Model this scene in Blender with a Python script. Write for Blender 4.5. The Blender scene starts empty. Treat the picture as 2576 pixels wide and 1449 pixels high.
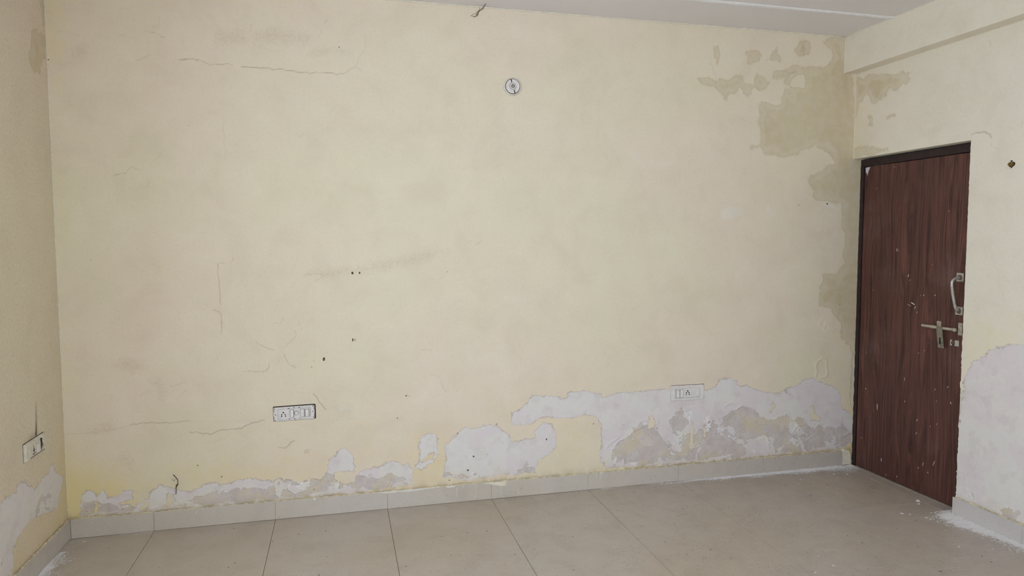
import bpy, bmesh, math, random
import numpy as np
from mathutils import Matrix, Vector

random.seed(7)
rng = np.random.default_rng(7)
scene = bpy.context.scene
COL = scene.collection

# ------------------------------------------------------------------ camera
W, H, YF = 4.6275, 2.8103, -4.45           # room width, height, front wall
yaw, pitch, roll = 0.24583, 0.06736, 0.00213
cy_, sy_, cp_, sp_ = math.cos(yaw), math.sin(yaw), math.cos(pitch), math.sin(pitch)
fwd = Vector((sy_*cp_, cy_*cp_, -sp_))
rt0 = Vector((cy_, -sy_, 0))
dn0 = fwd.cross(rt0)
rt = math.cos(roll)*rt0 + math.sin(roll)*dn0
dn = -math.sin(roll)*rt0 + math.cos(roll)*dn0
cam = bpy.data.cameras.new('camera')
cam.sensor_width = 36.0
cam.lens = 1732.5/2576*36.0
cam.clip_start = 0.05
camo = bpy.data.objects.new('camera', cam)
COL.objects.link(camo)
m = Matrix((rt, -dn, -fwd)).transposed().to_4x4()
m.translation = (1.35922, -3.86035, 1.50358)
camo.matrix_world = m
scene.camera = camo

# ------------------------------------------------------------------ world, light, exposure
WIN = (1.15, 2.45, 0.95, 2.10)             # unseen opening added for fill light behind the camera: x0,x1,z0,z1
WINL = (-3.75, -2.15, 0.85, 2.20)          # unseen left-wall window placed for the light falloff: y0,y1,z0,z1
world = bpy.data.worlds.new('overcast_sky')
scene.world = world
world.use_nodes = True
bg = world.node_tree.nodes['Background']
bg.inputs[0].default_value = (0.74, 0.86, 1.0, 1)
bg.inputs[1].default_value = 11.55
def portal(name, loc, rot, w, h):
    l = bpy.data.lights.new(name, 'AREA')
    l.shape = 'RECTANGLE'; l.size = w; l.size_y = h
    l.cycles.is_portal = True
    o = bpy.data.objects.new(name, l); COL.objects.link(o)
    o.location = loc; o.rotation_euler = rot
portal('front_daylight', ((WIN[0]+WIN[1])/2, YF-.16, (WIN[2]+WIN[3])/2), (math.radians(90), 0, 0), WIN[1]-WIN[0], WIN[3]-WIN[2])
portal('left_daylight', (-.18, (WINL[0]+WINL[1])/2, (WINL[2]+WINL[3])/2), (math.radians(90), 0, math.radians(-90)), WINL[1]-WINL[0], WINL[3]-WINL[2])
scene.view_settings.view_transform = 'Standard'
scene.view_settings.look = 'None'
scene.view_settings.gamma = 1.0
scene.view_settings.use_curve_mapping = False
scene.view_settings.exposure = 0.0
scene.cycles.max_bounces = 6
scene.cycles.diffuse_bounces = 5
scene.cycles.use_adaptive_sampling = True
scene.cycles.adaptive_threshold = 0.08
scene.cycles.adaptive_min_samples = 12
scene.cycles.use_denoising = True

# ------------------------------------------------------------------ traced wall marks, millimetres on each wall
PEEL_BACK = [[(54,104),(67,221),(94,238),(131,225),(124,172),(126,100)],[(126,96),(135,207),(163,233),(187,195),(225,195),(261,228),(303,224),(298,177),(236,161),(306,136),(346,158),(382,184),(386,213),(439,237),(504,213),(537,199),(611,203),(652,225),(692,231),(747,218),(829,234),(906,233),(947,213),(1021,215),(1018,97),(601,100)],[(1017,223),(1102,204),(1196,207),(1239,192),(1278,239),(1285,308),(1322,320),(1337,350),(1367,367),(1404,337),(1421,281),(1420,196),(1454,224),(1514,242),(1575,241),(1590,268),(1628,272),(1682,251),(1720,249),(1739,216),(1734,129),(1619,119),(1452,107),(1014,105)],[(1786,268),(1783,347),(1796,402),(1839,415),(1878,404),(1889,363),(1885,292),(1861,250),(1797,203),(1760,230)],[(1915,149),(1936,272),(1925,337),(1965,366),(1997,404),(2045,432),(2077,420),(2109,420),(2158,437),(2231,433),(2256,410),(2305,373),(2326,327),(2355,335),(2431,340),(2464,346),(2466,387),(2515,425),(2566,421),(2592,378),(2603,319),(2594,278),(2558,231),(2481,208),(2469,134),(2322,138),(2075,121)],[(2322,425),(2325,503),(2372,516),(2406,547),(2438,586),(2448,603),(2626,579),(2626,457),(2490,459),(2435,426)],[(2581,554),(2600,571),(2666,575),(2666,606),(2780,605),(2886,580),(2889,558),(3004,579),(3113,586),(3284,591),(3345,580),(3579,566),(3658,587),(3678,624),(3753,635),(3802,618),(3821,576),(3873,583),(3950,550),(4072,513),(4150,539),(4250,565),(4306,602),(4363,599),(4456,564),(4527,540),(4576,487),(4591,394),(4663,349),(4683,296),(4680,152),(4612,116),(4151,106),(3604,101),(3188,113),(2919,126),(2874,169),(2885,285),(2883,397),(2848,441),(2781,457),(2704,446),(2600,456),(2581,459)]]
SOFT_BACK = [[(3664,1692),(3727,1722),(3820,1718),(3832,1669),(3743,1639),(3674,1643)],[(3973,1707),(4009,1740),(4030,1695),(3996,1678)],[(4406,1748),(4440,1758),(4487,1739),(4534,1710),(4511,1705),(4430,1719)],[(817,532),(865,547),(900,541),(885,527),(837,523)],[(1346,603),(1397,600),(1408,583),(1363,564),(1341,569)]]
HOLE_BACK = [[(4346,417),(4369,408),(4396,364),(4432,331),(4424,311),(4361,318),(4352,369)],[(3481,366),(3500,365),(3503,191),(3491,182),(3481,203)],[(4037,374),(4044,408),(4074,451),(4085,437),(4064,402)],[(3196,348),(3205,423),(3225,431),(3234,345)],[(3569,264),(3573,331),(3589,321),(3590,262)],[(1305,190),(1309,229),(1365,232),(1418,223),(1417,173),(1363,158)],[(1060,219),(1110,253),(1182,232),(1181,197),(1109,196)],[(1798,251),(1838,295),(1869,301),(1861,258)],[(324,109),(372,177),(384,154),(357,113)],[(449,126),(471,190),(490,181),(482,123)]]
DAMP_BACK = [[(4535,2810),(4428,2803),(4358,2771),(4369,2746),(4420,2740),(4432,2690),(4413,2628),(4323,2608),(4233,2584),(4244,2542),(4236,2490),(4146,2468),(4158,2418),(4107,2458),(4078,2422),(4070,2378),(4011,2385),(3933,2373),(3905,2321),(3916,2271),(3939,2204),(3920,2119),(3882,2092),(3960,2060),(4079,2040),(4199,2050),(4248,2086),(4319,2097),(4421,2082),(4475,2014),(4364,1941),(4315,1879),(4358,1818),(4337,1796),(4394,1767),(4533,1730),(4554,1612),(4593,1553),(4576,1415),(4596,1355),(4525,1285),(4422,1278),(4403,1160),(4405,1081),(4510,1048),(4560,957),(4611,835),(4673,761),(4756,758),(4759,1910)],[(3504,2491),(3569,2504),(3616,2489),(3719,2509),(3785,2516),(3824,2475),(3872,2479),(3909,2540),(3958,2518),(3990,2494),(3970,2457),(3873,2442),(3845,2409),(3777,2449),(3711,2411),(3694,2360),(3664,2402),(3617,2425),(3570,2454)],[(3988,2502),(4045,2564),(4162,2601),(4232,2601),(4239,2558),(4164,2537),(4136,2493),(4106,2500),(4124,2548),(4046,2539)],[(3825,2660),(3906,2669),(3924,2650),(3907,2624),(3884,2605),(3850,2620)],[(4169,2707),(4203,2760),(4267,2764),(4289,2715),(4275,2671),(4200,2675)],[(3593,2686),(3630,2713),(3664,2642),(3633,2566),(3614,2573)],[(4003,2663),(4031,2723),(4065,2726),(4052,2674),(4068,2625),(3956,2626)]]
STAIN_BACK = [[(761,2569),(803,2588),(909,2601),(907,2535),(854,2515),(770,2509)],[(952,2588),(1049,2611),(1230,2596),(1228,2534),(1190,2531),(1069,2540),(961,2544)],[(1231,2505),(1267,2519),(1437,2530),(1442,2496),(1346,2513),(1244,2489)],[(112,530),(138,571),(208,587),(232,550),(181,536)],[(238,392),(265,419),(314,371),(288,345)],[(244,876),(282,902),(371,891),(383,855),(280,846)],[(98,2445),(171,2466),(169,2418),(104,2406)],[(57,2384),(104,2394),(103,2375),(59,2364)],[(18,1870),(75,1871),(67,1847),(24,1846)],[(10,2627),(34,2613),(21,2558),(8,2564)],[(1165,1330),(1674,1412),(1895,1466),(1963,1454),(1761,1378),(1457,1326),(1247,1312)],[(426,803),(458,808),(467,671),(435,680)],[(1334,583),(1402,597),(1412,545),(1337,539)]]
CRUMB_BACK = [[(2880,136),(2918,246),(3006,314),(3105,354),(3225,412),(3286,398),(3347,433),(3440,465),(3555,468),(3661,413),(3768,425),(3843,450),(4031,379),(4211,368),(4372,307),(4607,271),(4694,172),(4672,112),(4151,101),(3290,107)],[(51,100),(67,192),(255,159),(450,155),(651,196),(1020,185),(1018,97),(601,96)],[(1018,261),(1424,227),(1574,190),(1735,200),(1734,121),(1452,103),(1014,101)],[(1907,145),(1923,192),(2157,156),(2473,196),(2473,129),(2075,118)],[(2481,120),(2490,194),(2605,235),(2606,109)],[(2601,141),(2600,306),(2791,311),(2879,249),(2880,118)]]
CRACK_BACK = [(0.8,[(591,2424),(622,2431),(658,2436),(694,2428),(725,2413),(846,2415)]),(1,[(888,2409),(947,2409),(990,2409),(1022,2411),(1039,2401),(1060,2405),(1093,2407),(1143,2401),(1198,2398),(1242,2397),(1344,2401),(1400,2400)]),(0.6,[(1400,2400),(1435,2426),(1464,2442),(1501,2416)]),(0.5,[(1464,2442),(1479,2487),(1506,2517),(1521,2570),(1519,2605)]),(0.6,[(936,2592),(936,2620),(953,2632)]),(0.5,[(1277,2582),(1289,2629)]),(0.6,[(1304,2655),(1324,2678)]),(0.5,[(791,2150),(795,2033),(798,1932)]),(0.4,[(1448,2172),(1499,2098),(1533,2046)]),(0.5,[(1168,2051),(1188,2089)]),(0.35,[(829,2568),(839,2541),(886,2533)]),(0.3,[(1720,2348),(1661,2348)]),(0.5,[(13,540),(143,536),(238,549),(302,567)]),(0.8,[(302,567),(399,574),(437,567),(582,569)]),(0.9,[(580,511),(627,504),(680,489),(728,508),(823,513),(900,539),(955,548)]),(0.4,[(582,569),(756,551),(824,552)]),(0.4,[(692,448),(753,462),(795,496)]),(0.5,[(393,797),(418,774),(445,780)]),(0.5,[(496,752),(555,771),(582,773)]),(0.5,[(526,689),(553,709),(574,737)]),(0.3,[(169,798),(198,828)]),(0.5,[(352,714),(378,727),(392,744)]),(0.5,[(852,818),(941,814),(983,819)]),(1,[(1209,676),(1230,656),(1241,629),(1258,609),(1276,586)]),(1,[(1021,396),(1057,388),(1075,401),(1089,419),(1106,424)]),(0.5,[(1912,696),(1927,663),(1943,646)]),(0.4,[(1078,867),(1095,840),(1123,823)]),(0.8,[(1156,356),(1163,370),(1179,366),(1176,353),(1159,355)]),(0.8,[(746,1391),(747,1330),(748,1278),(753,1219),(753,1174)]),(0.8,[(718,1149),(747,1138),(756,1122),(754,1070),(750,1024)]),(0.6,[(746,1397),(785,1397),(809,1397),(822,1422)]),(0.8,[(920,982),(932,962),(963,944),(1013,925)]),(0.8,[(1062,903),(1077,865),(1086,845),(1124,823)]),(0.7,[(848,816),(941,815),(960,811),(985,836),(986,853)]),(0.6,[(1119,1031),(1128,1004),(1115,981),(1083,959),(1076,943)]),(0.5,[(1067,1100),(1050,1067),(1010,1072)]),(0.5,[(1143,1088),(1145,1057),(1161,1033)]),(0.3,[(868,1099),(868,967),(866,842)]),(0.35,[(958,1123),(959,1024)]),(0.5,[(726,920),(734,874)]),(0.35,[(1223,1256),(1216,1055),(1225,893),(1218,717)]),(0.4,[(938,932),(935,825)]),(0.5,[(2042,1521),(2070,1502),(2099,1511)]),(0.7,[(2120,1490),(2149,1507)]),(0.6,[(1180,1331),(1237,1333),(1276,1324),(1230,1289)]),(0.5,[(1852,750),(1901,737),(1918,679),(1936,649)]),(0.7,[(1798,892),(1857,892)]),(0.8,[(1705,638),(1729,636)]),(0.4,[(1115,1278),(1141,1304)]),(0.4,[(1193,1330),(1141,1304),(1108,1258)]),(0.5,[(45,2524),(88,2531),(116,2521),(144,2515)]),(0.5,[(305,2532),(334,2529),(371,2521)]),(0.6,[(396,2412),(465,2441),(499,2447),(525,2432)]),(0.8,[(593,2427),(613,2425),(640,2434),(685,2429)]),(0.7,[(271,1835),(309,1848),(328,1851),(348,1878),(400,1865)]),(0.5,[(382,1780),(416,1779),(432,1814)]),(0.5,[(469,2574),(500,2584),(513,2638)]),(0.6,[(431,2555),(484,2551),(528,2534)]),(0.4,[(148,2058),(162,2051),(184,2056)]),(0.5,[(462,1922),(494,1947)]),(0.4,[(313,2371),(304,2322)]),(0.8,[(4074,2570),(4104,2568),(4134,2557),(4173,2572)]),(0.6,[(4132,2557),(4123,2510)]),(0.6,[(3567,2582),(3593,2580),(3601,2539),(3620,2499),(3619,2441)]),(0.6,[(3849,2653),(3888,2606)]),(0.8,[(4228,2753),(4227,2711),(4240,2669)]),(0.6,[(4036,2715),(4028,2648)]),(0.5,[(3842,2345),(3876,2333),(3910,2334)]),(0.4,[(3791,2675),(3787,2625)]),(0.5,[(3972,2375),(3953,2340),(4003,2309),(4042,2327)]),(0.5,[(3936,2255),(3966,2239),(3986,2189)]),(0.5,[(3800,2262),(3830,2251)]),(0.9,[(4679,761),(4663,711),(4672,609),(4661,507),(4663,457)]),(0.9,[(4661,726),(4660,604),(4656,482),(4671,389)]),(0.4,[(2476,2652),(2523,2622),(2547,2478)]),(0.4,[(2107,2638),(2243,2636),(2405,2654)])]
SPOT_BACK = [(4,1,1582,1397),(3,1,1951,1333),(3,0.8,888,1022),(3,1,2129,954),(3,1,2000,648),(3,0.8,1041,1826),(3,0.8,1897,1847),(3,0.8,2194,1837),(4,1,705,2669),(4,1,1380,2539),(4,1,857,2003),(3,0.9,2924,2355),(4,0.8,153,1416),(3,1,2924,1440),(3,1,84,663),(3,0.8,39,287),(5,1,615,328),(4,1,732,258),(3,1,861,240),(4,1,1662,513),(5,1,1712,639),(5,1,2003,402),(6,1,1954,131),(5,1,2235,440),(4,1,1890,378),(5,1,1204,826),(4,1,1217,858),(7,1,4437,1743),(4,1,4224,1733),(4,1,4554,1080),(4,1,4556,1090),(4,1,4427,575),(4,1,2834,402),(4,0.9,107,138),(5,0.8,85,132),(4,0.8,184,141),(6,0.8,1202,146),(5,0.8,1304,141),(7,0.9,2062,180),(6,0.9,2095,260),(5,0.8,2177,265),(7,0.8,2538,328),(4,0.7,4335,1101),(5,0.5,4219,894),(3,1,1170,117),(3,0.8,12,2463),(4,1,7,2391),(4,1,6,2366),(4,0.8,2200,2762),(3,1,2896,1426)]
RIDGE_BACK = [(2.5,[(4394,713),(4384,683),(4394,643),(4386,613)]),(2.5,[(4394,708),(4428,731),(4463,720),(4467,689)]),(2.5,[(4464,690),(4475,639),(4467,609),(4421,601)]),(2.0,[(4398,952),(4420,991),(4442,1001)]),(2.0,[(4439,931),(4455,970),(4473,950),(4491,929)]),(2.0,[(4403,972),(4422,936),(4457,910),(4509,929)]),(2.0,[(3430,446),(3481,462),(3555,466),(3618,435)]),(3,[(2918,246),(2937,272),(2996,305)]),(3,[(3065,329),(3125,353),(3185,377)]),(2.5,[(3226,384),(3256,391),(3247,316)]),(3,[(3724,457),(3767,479),(3789,463)]),(3,[(3811,432),(3843,455)]),(3,[(4214,247),(4258,294),(4315,301)]),(3,[(4307,180),(4375,216),(4422,202)]),(3,[(4467,250),(4526,225),(4551,182)]),(3,[(4561,233),(4609,199),(4656,216)]),(2.5,[(3969,225),(4035,230),(4048,169)]),(2.5,[(3772,229),(3815,246),(3849,214)]),(2.5,[(3642,288),(3696,289),(3707,244)]),(2.5,[(3349,308),(3390,325),(3432,283)]),(2.5,[(3126,268),(3187,235),(3227,241)]),(3,[(4553,131),(4611,147),(4671,127)]),(2,[(2084,256),(2104,265)]),(2,[(2498,327),(2524,300),(2532,324)])]
PEEL_LEFT = [[(-754,458),(-691,445),(-624,442),(-541,434),(-526,462),(-488,466),(-440,438),(-372,391),(-324,392),(-294,406),(-206,407),(-187,437),(-156,437),(-131,389),(-40,332),(-53,297),(-89,271),(-110,227),(-136,211),(-198,215),(-298,245),(-408,259),(-486,261),(-563,236),(-603,203),(-620,103),(-784,182)]]
DAMP_LEFT = [[(-166,2470),(5,2511),(-17,2403),(-94,2307),(-167,2305),(-195,2365)],[(-35,2661),(35,2684),(31,2565),(-40,2537)]]
CRACK_LEFT = [(0.5,[(-551,883),(-554,806),(-587,776)]),(0.5,[(-492,769),(-467,712),(-438,687)]),(0.4,[(-257,2269),(-243,2243)])]
SPOT_LEFT = [(5,0.6,-270,2413),(5,0.6,-36,1984),(5,0.6,-140,2264)]
SOOT_LEFT = [(-310,770),(-313,726),(-314,695),(-320,652),(-324,627)]
PEEL_RIGHT = [[(-874,653),(-887,776),(-905,811),(-936,860),(-1003,913),(-1068,961),(-1143,980),(-1255,988),(-1331,1013),(-1438,1074),(-1582,269),(-1378,91),(-1251,94),(-840,88),(-847,426)]]
DAMP_RIGHT = [[(28,2565),(-159,2539),(-446,2491),(-429,2415),(-293,2421),(-263,2391),(-167,2357),(-97,2425),(-31,2362),(13,2217)],[(7,2093),(-179,2094),(-308,2082),(-294,2041),(-10,2030)],[(-120,2284),(-155,2266),(-146,2230)],[(-262,2259),(-361,2266),(-368,2248),(-276,2245)]]
CRACK_RIGHT = [(0.9,[(-864,2062),(-871,2069),(-893,2072),(-903,2068),(-929,2070),(-944,2067),(-957,2056),(-970,2053),(-978,2039),(-979,2029)]),(0.4,[(-979,2006),(-986,1985),(-1002,1975),(-1029,1967)]),(0.5,[(-943,2531),(-955,2508),(-954,2496)]),(0.5,[(-861,241),(-927,244),(-968,286),(-986,341)])]
SPOT_RIGHT = [(3,0.8,-903,1897),(3,0.6,-1102,1929),(3,0.6,-859,1226),(9,0.35,-970,738),(9,0.3,-979,761),(3,0.6,-1078,764)]
STAIN_RIGHT = [[(-950,203),(-1015,177),(-1096,178),(-1129,125),(-1100,104),(-986,118),(-942,151)],[(-955,764),(-993,847),(-1016,795),(-989,723)]]
FLECKS = [(-0.2059, 0.4395, 0.04, 0.0042, 0.08), (-0.4586, 1.1269, 0.03, 0.0065, 1.15), (-0.4324, 1.115, 0.03, 0.002, 1.2), (-0.2541, 0.1089, 0.02, 0.0045, 0.1), (-0.6496, 0.2112, 0.034, 0.0032, -0.35), (-0.5749, 0.1827, 0.024, 0.0025, -0.3), (-0.5417, 0.1503, 0.012, 0.0028, -0.5), (-0.6108, 0.1441, 0.008, 0.004, 0.3), (-0.5199, 0.4339, 0.018, 0.003, -0.3), (-0.5177, 0.3537, 0.016, 0.0028, -0.5), (-0.7471, 0.5896, 0.014, 0.004, 0.5), (-0.702, 1.2111, 0.001, 0.001, 0), (-0.3197, 1.4464, 0.02, 0.0034, -0.15), (-0.2778, 1.9573, 0.006, 0.003, 0), (-0.4154, 1.2917, 0.018, 0.0038, -0.3), (-0.4285, 1.266, 0.01, 0.002, -0.4), (-0.5342, 1.1828, 0.009, 0.0035, 0.2), (-0.6121, 1.1886, 0.01, 0.004, -0.4), (-0.4744, 1.1044, 0.018, 0.0035, -0.4), (-0.4902, 1.0774, 0.012, 0.002, -0.3), (-0.1018, 0.5365, 0.01, 0.0035, 0.1), (-0.4232, 0.525, 0.01, 0.003, 0.2), (-0.7221, 0.6751, 0.014, 0.003, -0.7), (-0.6605, 0.4464, 0.012, 0.002, -0.3), (-0.2974, 0.025, 0.012, 0.0028, -0.5), (-0.3831, 0.0436, 0.012, 0.0028, 0.1), (-0.3322, 1.4441, 0.012, 0.002, 0.1), (-0.0775, 0.2012, 0.008, 0.003, 0), (-0.6376, 0.6437, 0.012, 0.0025, -0.5), (-0.417, 0.6611, 0.02, 0.002, 0.2)]
PLUGS = [(1.4286, 1.3334, 0.0085, 0.75, 'ochre wall plug, left one of the upper pair near mid wall'), (1.4668, 1.3339, 0.007, 0.7, 'dark ochre wall plug, right one of the upper pair near mid wall'), (1.4244, 0.9658, 0.0105, 0.36, 'narrow ochre wall plug of the lower pair, the larger one'), (1.4361, 0.9654, 0.0085, 0.26, 'slim pale wall plug of the lower pair, right of the larger one')]
CHIPS = [(4.5822, -0.6581, 0.017, 'longest white plaster flake, near the foot of the door'), (4.5522, -0.6941, 0.014, 'rounded white plaster flake just in front of the longest flake by the door'), (4.382, -0.8049, 0.014, 'white plaster flake alone on the tiles, larger one of a pair before the door'), (4.3485, -0.7848, 0.01, 'narrow white plaster flake, smaller one of a pair before the door'), (4.4516, -0.9765, 0.017, 'white plaster flake at the outer edge of the debris by the right skirting'), (4.4326, -0.8631, 0.009, 'white plaster flake left of two lying close together before the door'), (4.4333, -0.891, 0.009, 'white plaster flake right of two lying close together before the door'), (4.2897, -1.1999, 0.007, 'white plaster flake apart on the tiles in front of the right skirting debris'), (4.5125, -0.8153, 0.009, 'white plaster flake between the door foot and the tip of the right debris'), (4.4417, -0.9313, 0.008, 'white plaster flake touching the tip of the debris at the right skirting'), (4.4334, -0.1409, 0.012, 'white plaster flake at the front of the debris by the back skirting, near the door'), (4.5152, -0.162, 0.009, 'white plaster flake nearest the door corner'), (4.1577, -0.1775, 0.009, 'white plaster flake apart on the tiles below the right socket board side'), (4.0972, -0.2357, 0.006, 'tiny white plaster flake in front of the back skirting debris'), (3.5532, -1.1176, 0.008, 'white plaster crumb out on the open tiles, with a brown smudge'), (3.5585, -1.2149, 0.007, 'white plaster crumb out on the open tiles, second from the door'), (3.4319, -1.2539, 0.01, 'white plaster crumb out on the open tiles at the picture bottom'), (0.0891, -0.0637, 0.009, 'white plaster flake at the skirting in the left corner')]

# ------------------------------------------------------------------ helpers
def lin(r, g, b):
    f = lambda c: (c/12.92 if c <= .04045 else ((c+.055)/1.055)**2.4)
    return (f(r/255), f(g/255), f(b/255), 1.0)

class NT:
    """small node-tree builder"""
    def __init__(self, name):
        self.m = bpy.data.materials.new(name)
        self.m.use_nodes = True
        self.t = self.m.node_tree
        self.n = self.t.nodes
        self.b = self.n['Principled BSDF']
    def put(self, sock, v):
        if v is None: return
        if isinstance(v, bpy.types.NodeSocket): self.t.links.new(v, sock)
        else: sock.default_value = v
    def coord(self, sx=1, sy=1, sz=1, off=(0, 0, 0)):
        tc = self.n.new('ShaderNodeNewGeometry'); mp = self.n.new('ShaderNodeMapping')
        self.t.links.new(tc.outputs['Position'], mp.inputs[0])
        mp.inputs['Scale'].default_value = (sx, sy, sz); mp.inputs['Location'].default_value = off
        return mp.outputs[0]
    def noise(self, v, scale, detail=4, rough=.5, dist=0):
        n = self.n.new('ShaderNodeTexNoise')
        self.put(n.inputs['Vector'], v); n.inputs['Scale'].default_value = scale
        n.inputs['Detail'].default_value = detail; n.inputs['Roughness'].default_value = rough
        n.inputs['Distortion'].default_value = dist
        return n.outputs['Fac']
    def voro(self, v, scale, feature='F1', rnd=1):
        n = self.n.new('ShaderNodeTexVoronoi'); n.feature = feature
        self.put(n.inputs['Vector'], v); n.inputs['Scale'].default_value = scale
        n.inputs['Randomness'].default_value = rnd
        return n
    def math(self, op, a, b=None, c=None):
        n = self.n.new('ShaderNodeMath'); n.operation = op
        self.put(n.inputs[0], a); self.put(n.inputs[1], b); self.put(n.inputs[2], c)
        return n.outputs[0]
    def step(self, v, a, b, lo=0., hi=1., smooth=True):
        n = self.n.new('ShaderNodeMapRange')
        n.interpolation_type = 'SMOOTHSTEP' if smooth else 'LINEAR'
        self.put(n.inputs[0], v); n.inputs[1].default_value = a; n.inputs[2].default_value = b
        n.inputs[3].default_value = lo; n.inputs[4].default_value = hi
        return n.outputs[0]
    def mix(self, f, a, b, mode='MIX'):
        n = self.n.new('ShaderNodeMix'); n.data_type = 'RGBA'; n.blend_type = mode
        self.put(n.inputs[0], f); self.put(n.inputs[6], a); self.put(n.inputs[7], b)
        return n.outputs[2]
    def attr(self, name):
        n = self.n.new('ShaderNodeAttribute'); n.attribute_name = name
        return n.outputs['Fac']
    def xyz(self, v):
        n = self.n.new('ShaderNodeSeparateXYZ'); self.put(n.inputs[0], v); return n.outputs
    def bump(self, h, strength=1., dist=.001):
        n = self.n.new('ShaderNodeBump'); self.put(n.inputs['Height'], h)
        n.inputs['Strength'].default_value = strength; n.inputs['Distance'].default_value = dist
        self.t.links.new(n.outputs[0], self.b.inputs['Normal'])
    def out(self, col=None, rough=None, metal=None, spec=None):
        self.put(self.b.inputs['Base Color'], col); self.put(self.b.inputs['Roughness'], rough)
        self.put(self.b.inputs['Metallic'], metal); self.put(self.b.inputs['Specular IOR Level'], spec)
        return self.m

def simple(name, rgb, rough=.5, metal=0., var=.06, scale=40., bump=0.):
    k = NT(name)
    n = k.noise(k.coord(), scale, 5, .6)
    c = lin(*rgb)
    d = tuple(x*(1-var*3) for x in c[:3])+(1,)
    l = tuple(min(1, x*(1+var*2)) for x in c[:3])+(1,)
    col = k.mix(k.step(n, .3, .7), d, l)
    if bump: k.bump(n, 1, bump)
    return k.out(col, rough, metal)

# ------------------------------------------------------------------ materials
def plaster_material():
    k = NT('old_cream_distemper')
    p = k.coord()
    big = k.noise(p, .9, 3, .55)
    big2 = k.noise(k.coord(off=(7, 3, 5)), 1.7, 3, .6)
    mid = k.noise(p, 11, 4, .6)
    mid2 = k.noise(k.coord(off=(3, 9, 1)), 17, 5, .62)
    fine = k.noise(p, 75, 3, .65)
    # paint: pinkish and greenish drifts over cream, yellower where it is fresh
    col = k.mix(k.step(big, .36, .64), lin(*CREAM_A), lin(*CREAM_B))
    col = k.mix(k.step(big2, .5, .78, 0, .35), col, lin(*CREAM_C))
    col = k.mix(k.math('MULTIPLY', k.attr('pale'), .8), col, lin(*PALE))
    blot = k.noise(k.coord(off=(6, 1, 2)), 5.5, 4, .62, .5)
    col = k.mix(k.step(blot, .44, .74, 0, .17), col, lin(205, 188, 164))
    col = k.mix(k.step(blot, .46, .26, 0, .35), col, lin(240, 232, 214))
    col = k.mix(k.step(fine, .45, .8, 0, .16), col, lin(200, 182, 158))
    yl = k.math('MULTIPLY_ADD', k.math('SUBTRACT', mid, .5), .8, k.attr('yellow'))
    yl = k.math('MULTIPLY', k.step(yl, .08, 1.0), k.step(k.attr('yellow'), 0, .12))
    col = k.mix(yl, col, lin(*YELLOW))
    # faint old stains
    st = k.math('MULTIPLY', k.step(k.math('MULTIPLY_ADD', k.math('SUBTRACT', mid2, .5), .09, k.attr('stain')), -.03, .03), k.step(fine, .3, .7, .08, .26))
    col = k.mix(st, col, lin(188, 168, 140))
    # damp
    dv = k.math('MULTIPLY_ADD', k.math('SUBTRACT', mid, .5), .10, k.attr('damp'))
    dv = k.math('MULTIPLY_ADD', k.math('SUBTRACT', blot, .5), .10, dv)
    dm = k.math('MULTIPLY_ADD', k.step(dv, .028, .05), .3, k.math('MULTIPLY', k.step(dv, -.008, .010), .7))
    dcol = k.mix(k.step(mid2, .38, .66), lin(*DAMP_A), lin(*DAMP_B))
    dm = k.math('MULTIPLY', dm, k.step(big, .3, .6, .7, 1))
    col = k.mix(k.math('MULTIPLY', dm, k.step(big2, .3, .75, .95, .6)), col, dcol)
    ring = k.math('MULTIPLY', k.step(dv, -.008, .003), k.step(dv, .003, .016, 1, 0))
    col = k.mix(k.math('MULTIPLY', ring, .16), col, lin(172, 150, 112))
    # peeled patches: bare lilac putty, ragged edge, islands of paint where it crumbles
    rag = k.noise(k.coord(off=(4, 2, 7)), 34, 4, .68)
    pv = k.math('MULTIPLY_ADD', k.math('SUBTRACT', mid, .5), .028, k.attr('peel'))
    pv = k.math('MULTIPLY_ADD', k.math('SUBTRACT', rag, .5), .058, pv)
    pv = k.math('MULTIPLY_ADD', k.math('SUBTRACT', fine, .5), .012, pv)
    cr = k.attr('crumb')
    isl = k.math('MULTIPLY', k.math('SUBTRACT', mid2, .60), k.math('MULTIPLY', cr, .30))
    pv = k.math('SUBTRACT', pv, k.math('MAXIMUM', isl, 0.0))
    pm = k.step(pv, -.003, .003)
    pm0 = pm
    thin = k.math('MULTIPLY', k.math('MULTIPLY', cr, k.step(blot, .46, .62)), .36)
    pm = k.math('MULTIPLY', pm, k.math('SUBTRACT', 1.0, thin))
    putty = k.mix(k.step(blot, .42, .58), lin(*PUTTY_A), lin(*PUTTY_B))
    putty = k.mix(k.step(mid, .52, .72, 0, .5), putty, lin(226, 225, 226))
    putty = k.mix(k.step(mid, .50, .36, 0, .22), putty, lin(198, 189, 186))
    # where the skim coat itself is coming away: grey-brown render, white curled rims, shade painted along the lip
    cz = k.noise(k.coord(off=(1, 4, 8)), 5.2, 4, .66, .8)
    cv = k.math('MULTIPLY_ADD', k.math('SUBTRACT', rag, .5), .16, k.math('SUBTRACT', cz, .455))
    cv = k.math('ADD', cv, k.math('MULTIPLY', k.math('SUBTRACT', cr, 1.), .22))
    bare = k.step(cv, -.008, .016)
    putty = k.mix(k.math('MULTIPLY', bare, k.step(mid2, .3, .62, .9, .45)), putty, lin(*RENDER_A))
    putty = k.mix(k.math('MULTIPLY', bare, k.math('MULTIPLY', k.step(blot, .50, .64), .5)), putty, lin(206, 190, 152))
    putty = k.mix(k.math('MULTIPLY', bare, k.step(rag, .55, .70, 0, .45)), putty, lin(170, 158, 150))
    rim = k.math('MULTIPLY', k.math('MULTIPLY', k.step(cv, -.045, -.008), k.step(cv, -.006, .006, 1, 0)), k.step(mid, .40, .58))
    putty = k.mix(k.math('MULTIPLY', rim, k.math('MULTIPLY', cr, .95)), putty, lin(248, 247, 247))
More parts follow.
